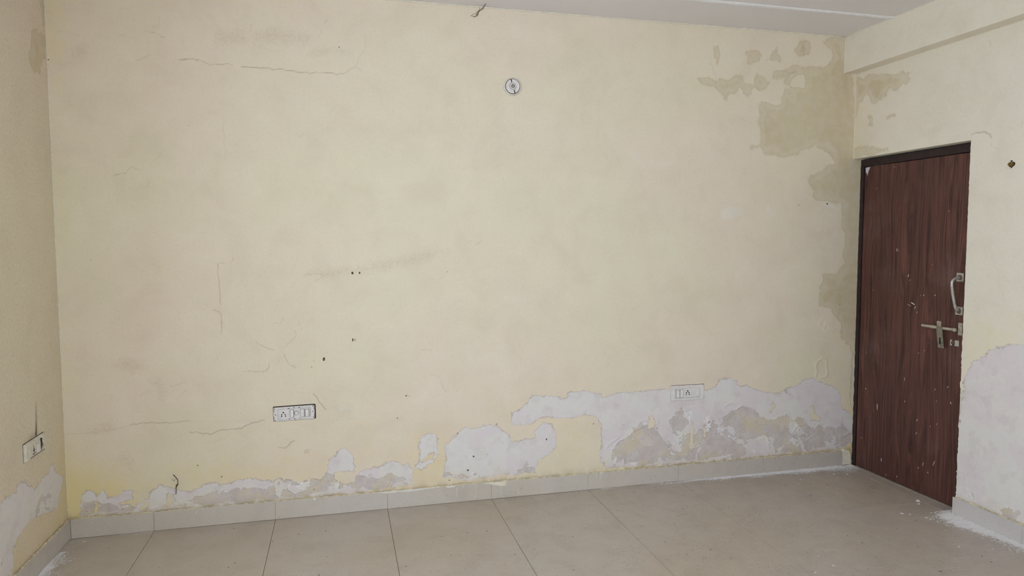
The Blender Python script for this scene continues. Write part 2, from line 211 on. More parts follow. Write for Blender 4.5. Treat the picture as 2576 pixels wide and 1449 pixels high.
    lip = k.math('MULTIPLY', k.math('MULTIPLY', k.step(cv, -.002, .006), k.step(cv, .006, .022, 1, 0)), k.step(mid, .44, .6))
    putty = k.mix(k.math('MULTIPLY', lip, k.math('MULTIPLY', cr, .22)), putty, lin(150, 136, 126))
    putty = k.mix(k.step(fine, .56, .74, 0, .18), putty, lin(190, 180, 176))
    col = k.mix(pm, col, putty)
    edge = k.math('MULTIPLY', k.step(pv, -.005, .001), k.step(pv, .001, .007, 1, 0))
    col = k.mix(k.math('MULTIPLY', edge, k.step(mid2, .42, .6, .02, .40)), col, lin(170, 152, 140))  # thin shadow painted along the peeled edges
    # ochre grime where plaster meets skirting
    dirt = k.math('MULTIPLY', k.attr('dirt'), k.step(mid2, .34, .62, .1, 1))
    col = k.mix(k.math('MULTIPLY', dirt, .75), col, lin(176, 152, 104))
    # hairline cracks, chips and soot
    ck = k.math('MULTIPLY', k.step(k.attr('crack'), .10, .85), k.step(mid2, .3, .55, .35, 1))
    col = k.mix(k.math('MULTIPLY', ck, .46), col, lin(150, 130, 104))
    col = k.mix(k.step(k.math('MULTIPLY_ADD', k.math('SUBTRACT', rag, .5), 1.4, k.attr('spot')), .55, .95), col, lin(64, 54, 44))
    speck = k.voro(k.coord(off=(2, 2, 2)), 13)
    sm = k.math('MULTIPLY', k.step(speck.outputs['Distance'], .018, .035, 1, 0), k.step(k.noise(p, 4.1, 2), .52, .60))
    col = k.mix(k.math('MULTIPLY', sm, .55), col, lin(140, 122, 100))
    col = k.mix(k.math('MULTIPLY', k.attr('soot'), k.step(mid, .2, .6, .6, 1)), col, lin(58, 50, 42))
    # relief
    h = k.math('MULTIPLY_ADD', pm0, -.9, k.math('MULTIPLY', fine, .35))
    crp = k.math('MULTIPLY', cr, pm0)
    cvb = k.math('SUBTRACT', k.step(cv, -.045, -.004, 0, .6), k.step(cv, -.004, .012, 0, 1.3))
    h = k.math('MULTIPLY_ADD', k.math('MULTIPLY_ADD', rag, 1.3, cvb), crp, h)
    h = k.math('MULTIPLY_ADD', mid, .9, h)
    k.bump(h, 1, .0016)
    return k.out(col, .82, None, .25)

CREAM_A, CREAM_B, CREAM_C = (233, 224, 199), (236, 222, 203), (226, 218, 192)
YELLOW = (233, 217, 166)
DAMP_A, DAMP_B = (207, 193, 156), (214, 201, 176)
PUTTY_A, PUTTY_B, RENDER_A = (229, 220, 221), (231, 227, 223), (198, 187, 180)
PALE = (236, 230, 216)
M = {}
M['plaster'] = plaster_material()

def ceiling_material():
    k = NT('ceiling_whitewash')
    n = k.noise(k.coord(), 1.3, 4)
    col = k.mix(k.step(n, .35, .65), lin(231, 225, 228), lin(235, 231, 231))
    k.bump(k.noise(k.coord(), 60, 4), .6, .0006)
    return k.out(col, .85, None, .2)
M['ceiling'] = ceiling_material()

def tile_material(name, a, b, grime=1.0):
    k = NT(name)
    p = k.coord()
    big = k.noise(p, 1.1, 4, .55)
    cloud = k.noise(k.coord(off=(5, 1, 2)), 6, 6, .6, .4)
    fine = k.noise(p, 190, 3, .6)
    col = k.mix(k.step(big, .35, .65), lin(*a), lin(*b))
    col = k.mix(k.step(cloud, .46, .72, 0, .10), col, lin(120, 108, 96))
    col = k.mix(k.step(fine, .3, .75, 0, .10), col, lin(110, 100, 92))
    # trodden-in smudges in loose clumps, more of them towards the door
    x = k.xyz(p)
    clump = k.step(k.noise(k.coord(off=(9, 2, 0)), 6.5, 3, .6, .8), .44, .58)
    scr = k.noise(k.coord(1, 1.7, 1, (0, 4, 0)), 46, 4, .7, 2.2)
    sm = k.math('MULTIPLY', k.step(scr, .56, .63), clump)
    side = k.step(x[0], .8, 3.6, .35, 1.0)
    col = k.mix(k.math('MULTIPLY', k.math('MULTIPLY', sm, side), .62*grime), col, lin(112, 99, 88))
    col = k.mix(k.math('MULTIPLY', k.step(x[0], 2.6, 4.6, 0, .4), k.step(big, .3, .7, .4, 1)), col, lin(166, 155, 152))
    swp = k.noise(k.coord(1, 2.6, 1, (3, 1, 0)), 9, 4, .6, 1.5)
    col = k.mix(k.math('MULTIPLY', k.step(swp, .56, .7), k.math('MULTIPLY', side, .16*grime)), col, lin(214, 206, 196))
    dark = k.voro(k.coord(off=(1, 1, 0)), 15)
    dm = k.math('MULTIPLY', k.step(dark.outputs['Distance'], .05, .085, 1, 0), k.step(k.noise(k.coord(off=(4, 4, 4)), 6.3, 2), .48, .54))
    col = k.mix(k.math('MULTIPLY', dm, .8*grime), col, lin(58, 48, 40))
    tiny = k.voro(k.coord(off=(2, 1, 0)), 46)
    tm = k.math('MULTIPLY', k.step(tiny.outputs['Distance'], .08, .14, 1, 0), k.step(k.noise(k.coord(off=(4, 1, 4)), 7, 2), .42, .50))
    col = k.mix(k.math('MULTIPLY', tm, .62*grime), col, lin(74, 62, 52))
    k.bump(k.math('ADD', k.math('MULTIPLY', fine, .3), scr), .5, .0003)
    rough = k.step(cloud, .3, .7, .34, .52)
    return k.out(col, rough, None, .4)
FLOOR_A, FLOOR_B = (189, 177, 160), (194, 184, 172)
SKIRT_A, SKIRT_B = (207, 198, 186), (211, 203, 194)
M['tile'] = tile_material('beige_vitrified_tile', FLOOR_A, FLOOR_B)
M['skirt'] = tile_material('beige_skirting_tile', SKIRT_A, SKIRT_B, .45)
M['skirt_dusty'] = tile_material('dusty_skirting_tile', (222, 217, 214), (226, 222, 220), .3)
M['grout'] = simple('dark_grout', (82, 71, 61), .9)
M['mortar'] = simple('rough_mortar', (214, 202, 172), .9, 0, .12, 38, .002)
M['white_drip'] = simple('white_paint', (232, 229, 222), .6, 0, .03)
M['cream_drip'] = simple('cream_paint', (236, 229, 210), .6, 0, .03)
M['powder'] = simple('fallen_limewash', (231, 228, 228), .9, 0, .04, 200)
M['strip'] = simple('white_cover_strip', (240, 239, 240), .55, 0, .02)

def laminate():
    k = NT('walnut_laminate')
    p = k.coord(1, 1, 1)
    w = k.noise(k.coord(1, 2.2, .17, (0, .3, 0)), 2.4, 3, .5)
    d = k.math('MULTIPLY_ADD', k.math('SUBTRACT', w, .5), .34, k.xyz(p)[1])
    stripe = k.n.new('ShaderNodeCombineXYZ'); k.put(stripe.inputs[0], d); k.put(stripe.inputs[2], k.math('MULTIPLY', k.xyz(p)[2], .018))
    g = k.noise(stripe.outputs[0], 92, 4, .68)
    pore = k.noise(k.coord(1, 1, .03), 420, 3, .6)
    broad = k.noise(k.coord(1, 1, .09, (0, 2, 0)), 5.5, 3)
    col = k.mix(k.step(g, .30, .70), lin(57, 36, 35), lin(117, 76, 65))
    col = k.mix(k.step(broad, .35, .7, 0, .35), col, lin(70, 45, 42))
    col = k.mix(k.step(pore, .5, .75, 0, .45), col, lin(46, 29, 29))
    # dust bloom and whitewash flecks
    col = k.mix(k.step(k.noise(k.coord(off=(3, 3, 3)), 3.2, 5, .6), .5, .8, 0, .12), col, lin(170, 150, 148))
    v = k.voro(k.coord(1, 1, .42, (0, .1, .3)), 27)
    zz = k.xyz(p)[2]
    few = k.step(k.math('MULTIPLY_ADD', zz, -.03, k.noise(k.coord(off=(8, 0, 1)), 9, 2)), .49, .56)
    fl = k.math('MULTIPLY', k.step(v.outputs['Distance'], .045, .075, 1, 0), few)
    col = k.mix(k.math('MULTIPLY', fl, .6), col, lin(196, 180, 172))
    k.bump(k.math('ADD', g, pore), .4, .0003)
    return k.out(col, .46, None, .35)
M['laminate'] = laminate()
M['frame'] = simple('dark_brown_enamel', (46, 30, 32), .5, 0, .1, 30, .0006)
M['steel'] = simple('dull_aluminium', (194, 188, 182), .4, .6, .08, 60)
M['olive_steel'] = simple('tarnished_steel', (192, 183, 164), .5, .35, .08, 60)
M['chrome'] = simple('bright_plated_steel', (205, 205, 208), .22, .95, .03)
M['rust'] = simple('rust_and_grime', (112, 92, 72), .8, .2, .2, 120)
M['plate'] = simple('white_switch_plastic', (231, 226, 224), .42, 0, .02)
M['plate_dirty'] = simple('yellowed_switch_plastic', (224, 218, 203), .5, 0, .05, 70)
M['rocker'] = simple('white_rocker_plastic', (236, 231, 228), .35, 0, .02)
M['black'] = simple('black_void', (14, 12, 12), .8, 0, .05)
M['gap'] = simple('dark_gap_shade', (52, 40, 36), .8, 0, .12, 90)  # dark tone painted as the shade in gaps and hollows
M['scorch'] = simple('scorched_plastic', (22, 18, 18), .75, 0, .2, 200)
M['burn'] = simple('brown_burn_and_shade', (96, 68, 50), .7, 0, .15, 150)  # brown of the burns, also the painted shade in the lamp holder
M['brass'] = simple('gilded_brown_enamel', (146, 112, 52), .4, .3, .22, 160)
M['brass_dark'] = simple('dark_bronze', (58, 42, 26), .5, .3, .15, 120)
M['plug'] = simple('ochre_wall_plug', (124, 98, 42), .7, 0, .15, 200)
M['web'] = simple('dusty_cobweb', (116, 102, 76), .95, 0, .12, 150)
M['mud'] = simple('dried_mud_strand', (84, 68, 44), .95, 0, .15, 200)
M['paper'] = simple('torn_white_label', (206, 198, 200), .8, 0, .06, 60)
M['winframe'] = simple('white_window_enamel', (225, 222, 216), .5)
M['threshold'] = simple('pale_stone_edge', (170, 158, 144), .5)

# ------------------------------------------------------------------ mesh helpers
def props(o, label=None, cat=None, kind=None, group=None):
    if label: o['label'] = label
    if cat: o['category'] = cat
    if kind: o['kind'] = kind
    if group: o['group'] = group
    return o
def link(name, me, mat, parent=None):
    o = bpy.data.objects.new(name, me)
    COL.objects.link(o)
    if mat is not None and not me.materials: me.materials.append(mat)
    if parent is not None: o.parent = parent
    return o
def empty(name, loc=(0, 0, 0), rot=(0, 0, 0)):
    o = bpy.data.objects.new(name, None); COL.objects.link(o)
    o.location = loc; o.rotation_euler = rot; o.empty_display_size = .05
    return o
def from_bm(name, bm, mat, parent=None, smooth=False):
    me = bpy.data.meshes.new(name)
    bmesh.ops.recalc_face_normals(bm, faces=bm.faces)
    bm.to_mesh(me); bm.free()
    if smooth: me.polygons.foreach_set('use_smooth', [True]*len(me.polygons))
    return link(name, me, mat, parent)
def box(bm, x0, x1, y0, y1, z0, z1, bev=0, seg=1):
    r = bmesh.ops.create_cube(bm, size=1)
    for v in r['verts']:
        v.co = Vector((x0+(v.co.x+.5)*(x1-x0), y0+(v.co.y+.5)*(y1-y0), z0+(v.co.z+.5)*(z1-z0)))
    if bev:
        es = list({e for v in r['verts'] for e in v.link_edges})
        bmesh.ops.bevel(bm, geom=es, offset=bev, segments=seg, affect='EDGES', profile=.6)
def box_obj(name, x0, x1, y0, y1, z0, z1, mat, parent=None, bev=0, seg=1):
    bm = bmesh.new(); box(bm, x0, x1, y0, y1, z0, z1, bev, seg)
    return from_bm(name, bm, mat, parent)
def rounded_outline(x0, x1, z0, z1, r, n=4):
    pts = []
    for cx, cz, a0 in ((x1-r, z1-r, 0), (x0+r, z1-r, 90), (x0+r, z0+r, 180), (x1-r, z0+r, 270)):
        for i in range(n+1):
            a = math.radians(a0+90*i/n); pts.append((cx+r*math.cos(a), cz+r*math.sin(a)))
    return pts
def slab(bm, pts, y0, y1, taper=0.):
    """prism of an x,z outline between y0 (wall) and y1 (out); taper shrinks the outer face"""
    cx = sum(p[0] for p in pts)/len(pts); cz = sum(p[1] for p in pts)/len(pts)
    a = [bm.verts.new((x, y0, z)) for x, z in pts]
    def sh(v, c): return v-math.copysign(min(taper, abs(v-c)), v-c)
    b = [bm.verts.new((sh(x, cx), y1, sh(z, cz))) for x, z in pts]
    n = len(pts)
    for i in range(n): bm.faces.new((a[i], a[(i+1) % n], b[(i+1) % n], b[i]))
    bm.faces.new(a); bm.faces.new(list(reversed(b)))
def slab_obj(name, pts, y0, y1, mat, parent=None, taper=0.):
    bm = bmesh.new(); slab(bm, pts, y0, y1, taper)
    return from_bm(name, bm, mat, parent)
def disc_pts(x, z, r, n=20, r2=None): return [(x+r*math.cos(2*math.pi*i/n), z+(r2 or r)*math.sin(2*math.pi*i/n)) for i in range(n)]
def lathe(bm, prof, cx=0, cz=0, n=36):
    """rings of (radius, y) around the y axis"""
    rings = []
    for r, y in prof:
        rings.append([bm.verts.new((cx+r*math.cos(2*math.pi*i/n), y, cz+r*math.sin(2*math.pi*i/n))) for i in range(n)])
    for a, b in zip(rings, rings[1:]):
        for i in range(n): bm.faces.new((a[i], a[(i+1) % n], b[(i+1) % n], b[i]))
    bm.faces.new(rings[0]); bm.faces.new(list(reversed(rings[-1])))
def tube(bm, pts, rad, n=8):
    """tube through points; rad a number or one radius per point"""
    pts = [Vector(p) for p in pts]
    rs = rad if isinstance(rad, (list, tuple)) else [rad]*len(pts)
    rings = []; up = None
    for i, p in enumerate(pts):
        t = (pts[min(i+1, len(pts)-1)]-pts[max(i-1, 0)]).normalized()
        if up is None: up = t.orthogonal().normalized()
        up = (up-t*up.dot(t)).normalized(); s = t.cross(up)
        rings.append([bm.verts.new(p+rs[i]*(math.cos(2*math.pi*j/n)*up+math.sin(2*math.pi*j/n)*s)) for j in range(n)])
    for a, b in zip(rings, rings[1:]):
        for j in range(n): bm.faces.new((a[j], a[(j+1) % n], b[(j+1) % n], b[j]))
    bm.faces.new(list(reversed(rings[0]))); bm.faces.new(rings[-1])
def smooth_path(pts, n=6):
    P = [Vector(p) for p in pts]; P = [2*P[0]-P[1]]+P+[2*P[-1]-P[-2]]; out = []
    for i in range(1, len(P)-2):
        for j in range(n):
            t = j/n; a, b, c, d = P[i-1:i+3]
            out.append(.5*((2*b)+(c-a)*t+(2*a-5*b+4*c-d)*t*t+(3*b-a-3*c+d)*t**3))
    out.append(P[-2]); return out

# ------------------------------------------------------------------ wall surfaces with traced marks
def seg_dist(U, V, pts, closed):
    P = np.array(pts, float)/1000
    Q = np.roll(P, -1, 0) if closed else P[1:]
    P0 = P if closed else P[:-1]
    d = np.full(U.shape, 9.)
    for a, b in zip(P0, Q):
        ab = b-a; t = np.clip(((U-a[0])*ab[0]+(V-a[1])*ab[1])/max(ab@ab, 1e-12), 0, 1)
        d = np.minimum(d, np.hypot(U-a[0]-t*ab[0], V-a[1]-t*ab[1]))
    return d
def inside(U, V, pts):
    P = np.array(pts, float)/1000; r = np.zeros(U.shape, bool)
    for a, b in zip(P, np.roll(P, -1, 0)):
        c = (a[1] > V) != (b[1] > V)
        with np.errstate(divide='ignore', invalid='ignore'):
            x = (b[0]-a[0])*(V-a[1])/(b[1]-a[1])+a[0]
        r ^= c & (U < x)
    return r
class Marks:
    def __init__(self, u, v):
        self.u, self.v = u, v
        self.U, self.V = np.meshgrid(u, v)
        self.a = {}
    def get(self, n, d=0.): return self.a.setdefault(n, np.full(self.U.shape, d))
    def win(self, pts, mg):
        P = np.array(pts, float)/1000
        i = np.searchsorted(self.u, (P[:, 0].min()-mg, P[:, 0].max()+mg)); j = np.searchsorted(self.v, (P[:, 1].min()-mg, P[:, 1].max()+mg))
        return np.s_[j[0]:j[1], i[0]:i[1]]
    def poly(self, name, polys, mg=.1, sub=False):
        A = self.get(name, -mg)
        for p in polys:
            w = self.win(p, mg); U, V = self.U[w], self.V[w]
            if U.size == 0: continue
            d = seg_dist(U, V, p, True); s = np.where(inside(U, V, p), d, -d)
            A[w] = np.minimum(A[w], -s) if sub else np.maximum(A[w], np.clip(s, -mg, mg))
    def lines(self, name, items, wd, wob=.0):
        A = self.get(name)
        for s, p in items:
            if wob:                                   # hairlines wander between the traced points
                q = [p[0]]
                for a, c in zip(p, p[1:]):
                    n_ = max(1, int(math.hypot(c[0]-a[0], c[1]-a[1])/14))
                    for i in range(1, n_+1):
                        t = i/n_; j_ = wob if i < n_ else 0
                        q.append((a[0]+(c[0]-a[0])*t+random.gauss(0, j_), a[1]+(c[1]-a[1])*t+random.gauss(0, j_)))
                p = q
            w = self.win(p, wd*2); U, V = self.U[w], self.V[w]
            if U.size: A[w] = np.maximum(A[w], s*np.clip(1-seg_dist(U, V, p, False)/wd, 0, 1))
    def spots(self, name, items):
        A = self.get(name)
        for r, s, x, z in items:
            w = self.win([(x, z)], .03); U, V = self.U[w], self.V[w]
            if U.size: A[w] = np.maximum(A[w], s*np.clip(1.6-np.hypot(U-x/1000, V-z/1000)/(r/1000*1.0), 0, 1))
def gauss(U, V, x, z, rx, rz): return np.exp(-((U-x)/rx)**2-((V-z)/rz)**2)
def grid_wall(name, mk, place, off=None, skip=None):
    """place(U,V,D) gives world xyz arrays; skip(uc,vc) True drops a face; off is relief out of the wall"""
    nv, nu = mk.U.shape
    D = off if off is not None else np.zeros(mk.U.shape)
    co = np.stack(place(mk.U, mk.V, D), -1).reshape(-1, 3)
    idx = np.arange(nv*nu).reshape(nv, nu)
    q = np.stack([idx[:-1, :-1], idx[:-1, 1:], idx[1:, 1:], idx[1:, :-1]], -1).reshape(-1, 4)
    if skip is not None:
        uc = (mk.U[:-1, :-1]+mk.U[1:, 1:])/2; vc = (mk.V[:-1, :-1]+mk.V[1:, 1:])/2
        q = q[~skip(uc, vc).ravel()]
    me = bpy.data.meshes.new(name)
    me.vertices.add(len(co)); me.vertices.foreach_set('co', co.astype(np.float32).ravel())
    me.loops.add(q.size); me.loops.foreach_set('vertex_index', q.astype(np.int32).ravel())
    me.polygons.add(len(q)); me.polygons.foreach_set('loop_start', np.arange(0, q.size, 4, dtype=np.int32))
    me.polygons.foreach_set('use_smooth', np.ones(len(q), bool))
    for n in ('peel', 'damp', 'stain', 'yellow', 'crumb', 'crack', 'spot', 'soot', 'dirt', 'pale'):
        dflt = -.1 if n in ('peel', 'damp', 'stain') else 0.
        at = me.attributes.new(n, 'FLOAT', 'POINT')
        at.data.foreach_set('value', mk.a.get(n, np.full(mk.U.shape, dflt)).astype(np.float32).ravel())
    me.update(calc_edges=True); me.validate()
    return props(link(name, me, M['plaster']), kind='structure')

# back wall ------------------------------------------------------------
DOOR_X = 4.690                                # plane of the door leaf's face
v = np.unique(np.round(np.concatenate([np.arange(0, .8, .004), np.arange(.8, H+.03, .006)]), 5))
mk = Marks(np.arange(-.03, 4.80, .005), v)
mk.poly('peel', PEEL_BACK); mk.poly('peel', HOLE_BACK, .03, True)
mk.poly('soft', SOFT_BACK, .04); mk.a['pale'] = np.clip(mk.a['soft']/.012+.3, 0, 1)
mk.poly('damp', DAMP_BACK); mk.poly('stain', STAIN_BACK)
mk.poly('crumb', CRUMB_BACK, .06)
mk.a['crumb'] = np.clip(mk.a['crumb']/.05+.35, 0, 1)
mk.lines('crack', CRACK_BACK, .0055, 2.6)
mk.spots('spot', SPOT_BACK)
U, V = mk.U, mk.V
Y = .24*np.clip((.75-V)/.6, 0, 1)**1.2
Y *= np.clip(1.25-U/5.2, .45, 1)
for x, z, rx, rz, s in ((.08, .16, .24, .26, .91), (.75, .26, .45, .09, .26), (1.62, .42, .75, .2, .10), (1.85, .25, .14, .18, .30), (2.70, .33, .16, .20, .22), (2.55, .52, .3, .08, .25), (.03, 1.5, .05, 1.6, .25),
                        (1.3, 2.75, 1.6, .12, .18), (4.58, 1.0, .16, .9, .25), (4.2, .72, .5, .12, .12), (2.9, .72, .8, .15, .08), (.04, 2.55, .08, .2, .3), (4.53, 2.4, .08, .3, .3), (4.66, .2, .06, .2, .7)):
    Y = np.maximum(Y, s*gauss(U, V, x, z, rx, rz)) if s > .9 else Y+s*gauss(U, V, x, z, rx, rz)
mk.a['yellow'] = np.clip(Y, 0, 1)
mk.a['dirt'] = np.clip(np.exp(-np.clip(V-.10, 0, 9)/.014)*.9+.35*np.exp(-np.clip(V-.1, 0, 9)/.05)*np.clip((U-2.8)/.4, .4, 1), 0, 1)
mk.lines('ridge', RIDGE_BACK, .012)
rel = mk.a['ridge']*.0011
lowband = np.clip(mk.a['crumb']-.2, 0, 1)
rel = rel+lowband*np.clip(rng.normal(0, 1, U.shape), -1.5, 1.5)*.0002
grid_wall('wall_back', mk, lambda U, V, D: (U, -D, V), rel)

# left wall ------------------------------------------------------------
u = np.unique(np.round(np.concatenate([np.arange(YF-.2, -1.0, .05), np.arange(-1.0, .031, .006), WINL[:2]]), 5))
v = np.unique(np.round(np.concatenate([np.arange(0, .9, .006), np.arange(.9, H+.03, .012), WINL[2:]]), 5))
mk = Marks(u, v); U, V = mk.U, mk.V
mk.poly('peel', PEEL_LEFT)
mk.a['peel'] = np.maximum(mk.a['peel'], np.where(U < -.66, np.clip(.36-V, -.1, .1), -.1))
mk.a['damp'] = np.full(U.shape, -.045); mk.poly('damp', DAMP_LEFT); mk.lines('crack', CRACK_LEFT, .007); mk.spots('spot', SPOT_LEFT)
mk.a['stain'] = np.full(U.shape, .06)  # even darker tone over the whole left wall
mk.a['crumb'] = .45*gauss(U, V, -.3, .28, .35, .12)
mk.a['yellow'] = np.clip(.40*np.clip((.6-V)/.5, 0, 1)+.10*np.clip((1.5-V)/.8, 0, 1)+.3*gauss(U, V, -.02, .4, .08, .9), 0, 1)
mk.a['dirt'] = np.exp(-np.clip(V-.10, 0, 9)/.016)*.8
sd = seg_dist(U, V, SOOT_LEFT, False)
mk.a['soot'] = np.clip(np.exp(-(sd/.009)**2)*np.clip((.80-V)/.15, 0, 1)*.85+.35*gauss(U, V, -.36, .625, .06, .02), 0, 1)
wl = WINL
grid_wall('wall_left', mk, lambda U, V, D: (D, U, V), None, lambda a, c: (a > wl[0]) & (a < wl[1]) & (c > wl[2]) & (c < wl[3]))

# right wall with the door opening -------------------------------------
OP_Y, OP_Z = -.862, 2.036
u = np.unique(np.round(np.concatenate([np.arange(YF-.2, -1.6, .1), np.arange(-1.6, OP_Y-.003, .006), [OP_Y], np.arange(OP_Y+.006, .001, .0062), [0.0]]), 5))
v = np.unique(np.round(np.concatenate([np.arange(0, OP_Z-.004, .008), [OP_Z], np.arange(OP_Z+.008, H+.03, .008)]), 5))
mk = Marks(u, v); U, V = mk.U, mk.V
mk.poly('peel', PEEL_RIGHT)
mk.a['peel'] = np.maximum(mk.a['peel'], np.where(U < -1.4, np.clip(1.0-V, -.1, .1), -.1))
mk.a['peel'] = mk.a['peel']-.000
mk.poly('damp', DAMP_RIGHT); mk.poly('stain', STAIN_RIGHT); mk.lines('crack', CRACK_RIGHT, .008, 1.5); mk.spots('spot', SPOT_RIGHT)
mk.a['crumb'] = .5*gauss(U, V, -1.1, .14, .3, .07)
mk.a['yellow'] = np.clip(.35*gauss(U, V, -1.0, .95, .35, .22)+.4*gauss(U, V, 0, 2.2, .12, .5), 0, 1)
mk.a['dirt'] = np.exp(-np.clip(V-.095, 0, 9)/.012)*.6
mk.a['pale'] = np.clip(.55-U/1.2, 0, 1)
jag = np.zeros(U.shape)
edge = np.isclose(U, OP_Y)
nz = np.interp(v, np.arange(0, 3, .012), rng.normal(0, 1, 250))
jag[edge] = (np.clip(nz, -1.5, 1.5)*np.where(v < 1.0, .0035, .0009))[np.newaxis, :].repeat(1, 0).ravel()[:edge.sum()]
grid_wall('wall_right', mk, lambda U, V, D: (W+0*U, U+jag, V), None, lambda a, b: (a > OP_Y) & (b < OP_Z))
# depth of the opening: soffit, far jamb and an added backing that blocks sky light behind the leaf
bm = bmesh.new()
box(bm, W+.0005, W+.24, OP_Y-.20, .03, OP_Z, OP_Z+.12)
box(bm, W+.0005, W+.24, OP_Y-.20, OP_Y, 0, OP_Z+.01)
box(bm, W+.20, W+.24, OP_Y-.20, .06, -.02, OP_Z+.1)
props(from_bm('wall_right_reveal_and_backing', bm, M['plaster']), kind='structure')

# beam along the right wall ---------------------------------------------
def marks_box(name, x0, x1, y0, y1, z0, z1):
    bm = bmesh.new(); box(bm, x0, x1, y0, y1, z0, z1, .003, 2)
    return props(from_bm(name, bm, M['plaster']), kind='structure')
def add_attr(o, vals):
    n = len(o.data.vertices)
    for k_ in ('peel', 'damp', 'stain', 'yellow', 'crumb', 'crack', 'spot', 'soot', 'dirt', 'pale'):
        a = o.data.attributes.new(k_, 'FLOAT', 'POINT')
        a.data.foreach_set('value', np.full(n, vals.get(k_, -.1 if k_ in ('peel', 'damp', 'stain') else 0.), dtype=np.float32))
BEAM_X, BEAM_Z = W-.0902, 2.5797
beam = marks_box('beam', BEAM_X, W+.05, YF-.1, .02, BEAM_Z, H+.03)
add_attr(beam, {'pale': .85})
add_attr(bpy.data.objects['wall_right_reveal_and_backing'], {'pale': 1.})

# unseen left window, placed for the light falloff: masonry around it and a white frame, beside the camera
bm = bmesh.new()
for q in ((YF-.2, wl[0], 0, H), (wl[1], .05, 0, H), (wl[0], wl[1], 0, wl[2]), (wl[0], wl[1], wl[3], H)):
    box(bm, -.2, -.0006, q[0], q[1], q[2], q[3])
lw = props(from_bm('wall_left_masonry', bm, M['plaster']), kind='structure'); add_attr(lw, {})
bm = bmesh.new()
for q in ((wl[0], wl[0]+.05, wl[2], wl[3]), (wl[1]-.05, wl[1], wl[2], wl[3]), (wl[0], wl[1], wl[2], wl[2]+.05), (wl[0], wl[1], wl[3]-.05, wl[3]), ((wl[0]+wl[1])/2-.025, (wl[0]+wl[1])/2+.025, wl[2], wl[3])):
    box(bm, -.15, -.08, *q)
props(from_bm('unseen_window_2', bm, M['winframe']), kind='structure')

# front wall with an unseen window added as fill light -----------------------
bm = bmesh.new()
wx0, wx1, wz0, wz1 = WIN
for b in ((-.2, wx0, 0, H), (wx1, W+.2, 0, H), (wx0, wx1, 0, wz0), (wx0, wx1, wz1, H)):
    box(bm, b[0], b[1], YF-.2, YF, b[2]-.02*(b[2] == 0), b[3]+.03*(b[3] == H))
fw = props(from_bm('wall_front', bm, M['plaster']), kind='structure'); add_attr(fw, {})
bm = bmesh.new()
box(bm, wx0, wx0+.05, YF-.15, YF-.08, wz0, wz1); box(bm, wx1-.05, wx1, YF-.15, YF-.08, wz0, wz1)
box(bm, wx0, wx1, YF-.15, YF-.08, wz0, wz0+.05); box(bm, wx0, wx1, YF-.15, YF-.08, wz1-.05, wz1)
box(bm, (wx0+wx1)/2-.025, (wx0+wx1)/2+.025, YF-.15, YF-.08, wz0, wz1)
props(from_bm('unseen_window_1', bm, M['winframe']), kind='structure')

# ceiling ----------------------------------------------------------------
props(box_obj('ceiling', -.05, W+.05, YF-.2, .03, H, H+.12, M['ceiling']), kind='structure')
bm = bmesh.new(); prof = []
for t_ in range(9):
    a_ = math.pi*t_/8; prof.append((-.386+.020*math.cos(a_), H+.001-.009*math.sin(a_)))
for x_ in (-.002, BEAM_X+.001):
    prof_v = [bm.verts.new((x_, y_, z_)) for y_, z_ in prof]
    if x_ < 0: first_v = prof_v
for t_ in range(8): bm.faces.new((first_v[t_], first_v[t_+1], prof_v[t_+1], prof_v[t_]))
bm.faces.new(first_v); bm.faces.new(list(reversed(prof_v))); bm.faces.new((first_v[0], prof_v[0], prof_v[-1], first_v[-1]))
props(from_bm('trim_1', bm, M['strip']), kind='structure')
bm = bmesh.new()                                # uneven plaster fillet where wall meets ceiling
pts = [(x, -.002+.0012*math.sin(x*31)+.0008*math.sin(x*77+1), H-.003) for x in np.arange(0, BEAM_X+.01, .03)]
tube(bm, pts, .0042, 6)
tr2 = props(from_bm('trim_2', bm, M['cream_drip'], None, True), kind='structure')

def fillet(name, a, c, r=.0026):
    n = 40; A_, C_ = Vector(a), Vector(c)
    bm = bmesh.new(); tube(bm, [A_.lerp(C_, i/n)+Vector((random.uniform(-.0006, .0006), random.uniform(-.0006, .0006), 0)) for i in range(n+1)], r, 6)
    return props(from_bm(name, bm, M['cream_drip'], None, True), kind='structure')
fillet('trim_3', (W-.0015, -.0015, OP_Z), (W-.0015, -.0015, BEAM_Z))
fillet('trim_4', (BEAM_X-.001, -.0015, BEAM_Z), (BEAM_X-.001, -.0015, H))
fillet('trim_5', (BEAM_X-.001, -.005, H-.001), (BEAM_X-.001, -2.6, H-.001))
fillet('trim_6', (W-.001, -.005, BEAM_Z-.001), (W-.001, -2.6, BEAM_Z-.001), .002)
fillet('trim_7', (.0015, -.0015, .10), (.0015, -.0015, H), .0022)

